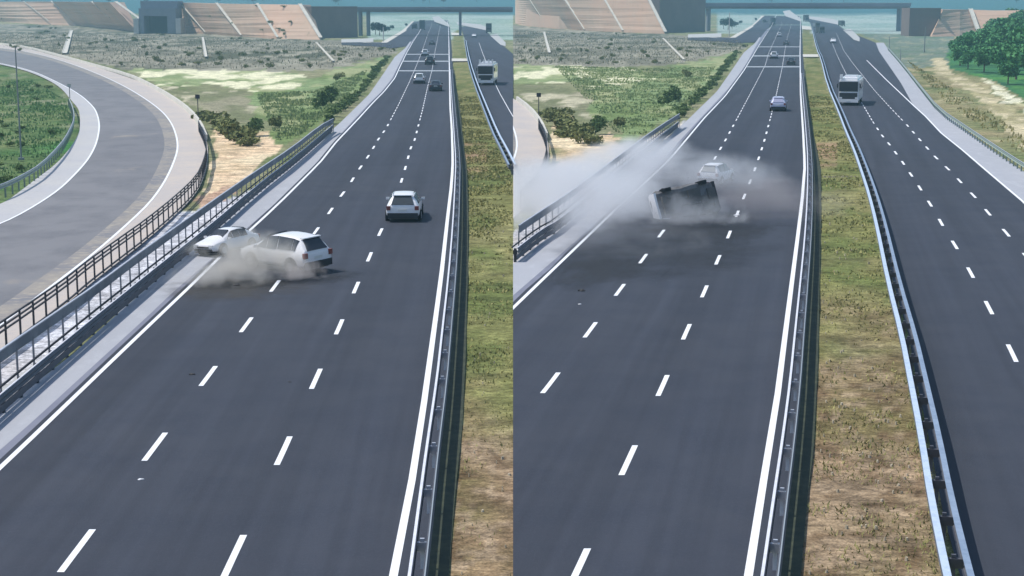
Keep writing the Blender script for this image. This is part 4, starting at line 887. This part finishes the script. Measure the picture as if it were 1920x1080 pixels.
def bus(label, pos, az, load=False):
    root = empty('bus', pos, -az); tag(root, label, 'bus'); root.location.z += .015
    Wd, Hh, Ln = 2.55, 3.45, 10.5; bm = bmesh.new()
    bmesh.ops.create_cube(bm, size=1); bmesh.ops.scale(bm, vec=(Wd, Ln, Hh-.4), verts=bm.verts); bmesh.ops.translate(bm, vec=(0,-Ln/2+Ln/2,(Hh-.4)/2+.4), verts=bm.verts)
    bmesh.ops.bevel(bm, geom=list(bm.edges), offset=.24, segments=5, affect='EDGES'); me = bpy.data.meshes.new('body'); bm.to_mesh(me); bm.free(); me.materials.append(white); me.shade_smooth(); me.set_sharp_from_angle(angle=.6)
    b = bpy.data.objects.new('body', me); C.objects.link(b); b.parent = root; y = Ln/2
    MB().box((.05,y+.012,2.42),(2.36,.05,1.25)).obj('windscreen', glass, root); MB().box((.05,y+.014,1.20),(2.25,.05,.86)).obj('grille', trim, root)
    MB().box((0,y+.05,.62),(2.46,.16,.42)).obj('bumper', white, root); MB().box((0,y+.03,1.93),(1.2,.05,.04)).obj('wiper_panel', trim, root); MB().box((0,y+.14,.62),(.5,.02,.12)).obj('number_plate', plate, root)
    for s in (1,-1):
        MB().box((s*.98,y+.06,.98),(.34,.06,.2)).obj('headlight', lampw, root)
        MB().box((s*1.42,y-.05,2.5),(.16,.1,.5)).box((s*1.33,y-.1,2.75),(.22,.05,.05)).obj('mirror', trim, root)
        for i in range(6): MB().box((s*(Wd/2+.006),y-1.7-i*1.35,2.35),(.03,1.2,.95)).obj('side_window', glass, root)
        for yw in (y-2.0,-y+2.2):
            wh = empty('wheel', (s*1.12, yw, .5)); wh.parent = root; MB().cyl((-.15,0,0),(.15,0,0),.5,22).obj('tyre', rubber, wh, True); MB().cyl((s*.1,0,0),(s*.16,0,0),.28,14).obj('rim', rim, wh, True)
    MB().box((0,0,Hh+.1),(1.6,2.6,.22)).obj('roof_unit', white, root)
    if load:
        r = MB(); 
        for x in (-1.05,-.45,.25,.95): r.box((x,y-.5,Hh+.32),(.26,.3,.62))
        r.box((0,y-.6,Hh+.02),(2.3,.4,.1)); r.obj('roof_rack', white, root)
    else: MB().box((-1.0*-1,y-.3,Hh+.22),(.36,.5,.5)).obj('roof_vent', white, root)
    return root
aL = math.radians(180+3); aR = math.radians(180+15)
b1 = gp(914,160); bus('white bus with light roof load coming down the opposite carriageway, left-hand stretch', (b1.x, b1.y+4.7, 0), aL, True)
b2 = gp(1596,198); bus('white bus with black windscreen coming down the opposite carriageway, right-hand stretch', (b2.x+.9, b2.y+4.7, 0), aR)
def truck(label, pos, az, cargo, cabm, hh=3.4, name='cargo_truck'):
    root = empty(name, pos, -az); tag(root, label, 'truck')
    MB().box((0,-1.2,.6+hh/2),(2.5,6.4,hh)).obj('cargo_body', cargo, root); MB().box((0,-1.2,.6+hh+.05),(2.56,6.5,.1)).obj('tarpaulin_edge', trim, root)
    MB().box((0,3.1,1.6),(2.3,1.9,2.2)).box((0,3.0,2.8),(2.0,1.5,.25)).obj('cab', cabm, root); MB().box((0,4.06,2.0),(2.0,.04,.8)).obj('windscreen', glass, root)
    MB().box((0,-.2,.72),(1.2,8.2,.2)).obj('chassis', trim, root); MB().box((0,-4.5,.75),(2.3,.12,.3)).obj('rear_bumper', trim, root)
    for s in (1,-1):
        MB().box((s*.95,-4.57,.85),(.25,.04,.12)).obj('tail_lamp', red, root)
        for yw in (3.0,-2.4,-3.6):
            wh = empty('wheel', (s*1.05, yw, .5)); wh.parent = root; MB().cyl((-.16,0,0),(.16,0,0),.5,18).obj('tyre', rubber, wh, True); MB().cyl((s*.1,0,0),(s*.17,0,0),.26,12).obj('rim', rim, wh, True)
dk = mat('dark_tarpaulin', (.05,.06,.07), .8); dk2 = mat('green_tarpaulin', (.05,.09,.08), .8)
truck('tall dark truck under a peaked tarpaulin far up the road, left-hand stretch', gp(792,56), 0, dk, dgrey, 4.2)
truck('smaller dark truck left of the tall one far up the road, left-hand stretch', gp(777.5,55), 0, dk, dgrey, 1.7)
truck('dark green truck on the far right verge near the flyover, left-hand stretch', gp(916.5,62), math.pi, dk2, dgrey, 3.6)
truck('dark truck far up the road in the right-hand stretch', gp(1448,46), 0, dk, dgrey, 3.4)
truck('low dark truck left of the road end in the right-hand stretch', gp(1434,46), 0, dk, dgrey, 1.3)
truck('dark truck coming along the opposite road beyond the median in the right-hand stretch', gp(1538,62), math.pi, dk, dgrey, 2.2)
truck('hazy truck at the far bend of the opposite road in the right-hand stretch', gp(1531,52), math.pi, mat('hazy_tarpaulin',(.14,.17,.2),.8), dgrey, 1.9)
truck('dark truck standing at the far tip of the wide median', gp(1511.5,40), math.pi, dk, dgrey, 3.4)
truck('dark green truck parked by the far white verge in the right-hand stretch', gp(1578,49), math.pi, dk2, dgrey, 2.6)
# tyre marks on the lanes
def smear(side, x, y, rx, ry, col, seed, az=0):
    p = gp(x, y); o = mobj('road_dirt', [(-1,-1,0),(1,-1,0),(1,1,0),(-1,1,0)], [(0,1,2,3)], None if False else bpy.data.materials.new('road_dirt')); o['kind'] = 'structure'
    o.location = (p.x, p.y, .0165+seed*.0005); o.scale = (rx, ry, 1); o.rotation_euler = (0,0,-az); m = o.data.materials[0]; m.use_nodes = True; n = m.node_tree; b = n.nodes['Principled BSDF']; b.inputs['Base Color'].default_value = (*col,1); b.inputs['Roughness'].default_value = .95
    tc = n.nodes.new('ShaderNodeTexCoord'); ln = n.nodes.new('ShaderNodeVectorMath'); ln.operation = 'LENGTH'; n.links.new(tc.outputs['Object'], ln.inputs[0])
    nz = n.nodes.new('ShaderNodeTexNoise'); nz.noise_dimensions = '4D'; nz.inputs['W'].default_value = seed; nz.inputs['Scale'].default_value = 2.4; nz.inputs['Detail'].default_value = 7; nz.inputs['Roughness'].default_value = .65; n.links.new(tc.outputs['Object'], nz.inputs[0])
    ad = n.nodes.new('ShaderNodeMath'); ad.operation = 'MULTIPLY_ADD'; ad.inputs[1].default_value = 2.2; n.links.new(nz.outputs[0], ad.inputs[0]); n.links.new(ln.outputs['Value'], ad.inputs[2])
    r = n.nodes.new('ShaderNodeMapRange'); r.inputs[1].default_value = 2.0; r.inputs[2].default_value = 1.3; r.inputs[4].default_value = .5; n.links.new(ad.outputs[0], r.inputs[0])
    e = n.nodes.new('ShaderNodeMapRange'); e.inputs[1].default_value = 1.0; e.inputs[2].default_value = .7; n.links.new(ln.outputs['Value'], e.inputs[0])
    mu = n.nodes.new('ShaderNodeMath'); mu.operation = 'MULTIPLY'; n.links.new(r.outputs[0], mu.inputs[0]); n.links.new(e.outputs[0], mu.inputs[1]); n.links.new(mu.outputs[0], b.inputs['Alpha'])
smear(1, 1240, 470, 7, 11, (.030,.035,.045), 1, .2); smear(1, 1330, 425, 5.5, 9, (.030,.033,.04), 2, .2); smear(1, 1120, 505, 3.0, 7, (.034,.038,.045), 3, .2)
smear(-1, 440, 540, 4.5, 4, (.085,.078,.068), 4); smear(-1, 600, 518, 2.4, 3, (.03,.033,.04), 5); smear(-1, 470, 532, 3.2, 1.6, (.028,.028,.03), 6)
def skid(side, pts, wd):
    m = mat('tyre_marks', (.028,.032,.045), .9, [(1.5,(.045,.055,.083),.45,.6)]); stripe('road_tyre_mark', pts, wd, m, side, .016)
for P_, w_ in (([(372,546),(410,538),(455,534),(500,533),(545,530)],.10),([(380,560),(420,548),(480,543),(540,541)],.07),([(560,528),(600,524),(640,516)],.12)): skid(-1, P_, w_)
for P_, w_ in (([(1185,475),(1230,462),(1290,452),(1350,444)],.12),([(1240,520),(1262,500),(1278,480),(1300,462)],.12),([(1150,505),(1175,492),(1190,480)],.10),([(1130,470),(1190,448),(1250,438)],.10)): skid(1, P_, w_)
# ------------------------------------------------------------------ debris
for (x, y, s, lb) in ((264,900,.05,'tiny pale scrap near the left lane line at the bottom'),(360,703,.07,'dark stone left of the dash in the left lane'),(543,717,.04,'tiny dark chip between the lane dashes'),(443,536,.10,'dark chunk at the front edge of the brown dust'),(1090,546,.12,'dark broken piece on the lane before the dust cloud'),(1087,571,.05,'small pale chip below the dark broken piece'),(1382,405,.14,'white fragment right of the overturned SUV')):
    p = gp(x, y); bm = bmesh.new(); bmesh.ops.create_icosphere(bm, subdivisions=2, radius=s)
    for v in bm.verts: v.co *= random.uniform(.6,1.3); v.co.z = v.co.z*.5+s*.4; v.co.x *= 1.6
    me = bpy.data.meshes.new('debris'); bm.to_mesh(me); bm.free(); me.materials.append(white if 'pale' in lb or 'white' in lb else trim); o = bpy.data.objects.new('debris', me); C.objects.link(o); o.location = p; tag(o, lb, 'debris')
# ------------------------------------------------------------------ dust and air
def dust(name, label, c, r, dens, col, noise=.6, seed=0, lo=.42, hi=.68, cut=None, tilt=0, top=1.0):
    """an ellipsoid of dust, flat-bottomed on the road"""
    bm = bmesh.new(); bmesh.ops.create_uvsphere(bm, u_segments=32, v_segments=20, radius=1)
    ct, st_ = math.cos(tilt), math.sin(tilt)
    for v in bm.verts:
        z = max(v.co.z, -.12)*r[2]; x, y = v.co.x*r[0], v.co.y*r[1]
        X = x*ct-y*st_; Y = x*st_+y*ct
        if cut is not None: X = max(X, cut-c[0])
        v.co = Vector((X, Y, max(z, .03-c[2])))
    me = bpy.data.meshes.new(name); bm.to_mesh(me); bm.free(); o = bpy.data.objects.new(name, me); C.objects.link(o); o.location = c
    m = bpy.data.materials.new(name+'_air'); m.use_nodes = True; n = m.node_tree; n.nodes.clear(); out = n.nodes.new('ShaderNodeOutputMaterial'); pv = n.nodes.new('ShaderNodeVolumePrincipled')
    pv.inputs['Color'].default_value = (*col,1); pv.inputs['Anisotropy'].default_value = .1
    tc = n.nodes.new('ShaderNodeTexCoord'); nz = n.nodes.new('ShaderNodeTexNoise'); nz.inputs['Scale'].default_value = noise; nz.inputs['Detail'].default_value = 6; nz.inputs['Roughness'].default_value = .6; nz.inputs['Distortion'].default_value = .6; nz.noise_dimensions = '4D'; nz.inputs['W'].default_value = seed
    n.links.new(tc.outputs['Object'], nz.inputs[0]); mr = n.nodes.new('ShaderNodeMapRange'); mr.inputs[1].default_value = lo; mr.inputs[2].default_value = hi; n.links.new(nz.outputs[0], mr.inputs[0])
    mp = n.nodes.new('ShaderNodeMapping'); mp.vector_type = 'POINT'; mp.inputs['Rotation'].default_value = (0,0,-tilt)
    mp2 = n.nodes.new('ShaderNodeVectorMath'); mp2.operation = 'DIVIDE'; mp2.inputs[1].default_value = r
    n.links.new(tc.outputs['Object'], mp.inputs[0]); n.links.new(mp.outputs[0], mp2.inputs[0]); ln = n.nodes.new('ShaderNodeVectorMath'); ln.operation = 'LENGTH'; n.links.new(mp2.outputs[0], ln.inputs[0])
    fo = n.nodes.new('ShaderNodeMapRange'); fo.interpolation_type = 'SMOOTHSTEP'; fo.inputs[1].default_value = .98; fo.inputs[2].default_value = .15; wa = n.nodes.new('ShaderNodeMath'); wa.operation = 'MULTIPLY_ADD'; wa.inputs[1].default_value = -3.4; wa.inputs[2].default_value = 1.7; n.links.new(nz.outputs[0], wa.inputs[0])
    ws = n.nodes.new('ShaderNodeMath'); ws.operation = 'ADD'; n.links.new(wa.outputs[0], ws.inputs[0]); n.links.new(ln.outputs['Value'], ws.inputs[1])
    e1 = n.nodes.new('ShaderNodeMapRange'); e1.inputs[1].default_value = 1.0; e1.inputs[2].default_value = .8; n.links.new(ln.outputs['Value'], e1.inputs[0])
    n.links.new(ws.outputs[0], fo.inputs[0])
    mu = n.nodes.new('ShaderNodeMath'); mu.operation = 'MULTIPLY'; n.links.new(e1.outputs[0], mu.inputs[0]); n.links.new(fo.outputs[0], mu.inputs[1])
    m2 = n.nodes.new('ShaderNodeMath'); m2.operation = 'MULTIPLY'; m2.inputs[1].default_value = dens; n.links.new(mu.outputs[0], m2.inputs[0]); n.links.new(m2.outputs[0], pv.inputs['Density'])
    n.links.new(pv.outputs[0], out.inputs['Volume']); me.materials.append(m); tag(o, label, 'dust cloud', kind='stuff'); return o
def G(x, y, z=0): p = gp(x, y); return (p.x, p.y, z)
dust('brown_dust', 'brown dust thrown up between the two colliding white cars', G(462,520,.6), (3.5,2.0,2.0), .85, (.86,.83,.78), .7, 1)
dust('brown_dust', 'low brown dust spreading on the shoulder below the crash', G(420,534,.3), (3.2,2.4,.9), .5, (.84,.81,.76), .9, 3)
dust('wheel_dust', 'small puff of dust at the rear wheel of the spinning SUV', G(562,528,.3), (1.5,1.0,.9), 1.0, (.80,.75,.73), 1.2, 2)
dust('grey_dust', 'broad pale grey dust cloud rolling over the shoulder and fence', G(1060,400,.6), (7.0,15,2.9), .36, (.93,.94,.97), .3, 4, cut=.03, tilt=-.2)
dust('grey_dust', 'pale dust trailing up the road shoulder above the cloud', G(1175,325,.5), (5.5,22,2.1), .24, (.93,.94,.97), .3, 14, tilt=-.25)
dust('grey_dust', 'pale dust spilling across the ramp bend at the middle seam', G(990,380,.6), (5.5,15,2.4), .20, (.93,.92,.94), .3, 5, cut=.03)
dust('grey_dust', 'grey dust around and behind the overturned SUV', (G(1320,352)[0], G(1320,352)[1]+2, .5), (7.5,11,2.0), .11, (.80,.81,.84), .35, 6)
dust('grey_dust', 'thin veil of dust just before the white SUV above the wreck', (G(1343,350)[0], G(1343,350)[1]-3, .6), (4.5,3.5,2.0), .14, (.84,.85,.88), .4, 10)
dust('grey_dust', 'wisps of dust hanging directly before the overturned SUV', G(1290,425,.5), (4.2,2.5,1.7), .42, (.70,.71,.74), .7, 9)
dust('grey_dust', 'thin dust reaching the median guardrail right of the wreck', G(1425,385,.3), (6.2,12,1.5), .075, (.78,.72,.72), .3, 7)
dust('grey_dust', 'low smoky dust lying on the lanes below the overturned SUV', G(1150,450,.2), (6.5,9,.9), .08, (.66,.67,.70), .35, 8)
def air():
    x0, x1, y0, y1, z0, z1 = -2600, 2600, -60, 2600, -6, 230
    b = MB().box(((x0+x1)/2,(y0+y1)/2,(z0+z1)/2),(x1-x0,y1-y0,z1-z0)); o = b.obj('haze', bpy.data.materials.new('haze_air')); m = o.data.materials[0]; m.use_nodes = True; n = m.node_tree; n.nodes.clear()
    out = n.nodes.new('ShaderNodeOutputMaterial'); pv = n.nodes.new('ShaderNodeVolumePrincipled'); pv.inputs['Color'].default_value = (.42,.74,.90,1); pv.inputs['Density'].default_value = HAZE; pv.inputs['Anisotropy'].default_value = 0
    n.links.new(pv.outputs[0], out.inputs['Volume']); tag(o, 'pale blue air fading the far land', 'haze', kind='stuff')
HAZE = .00037
air()
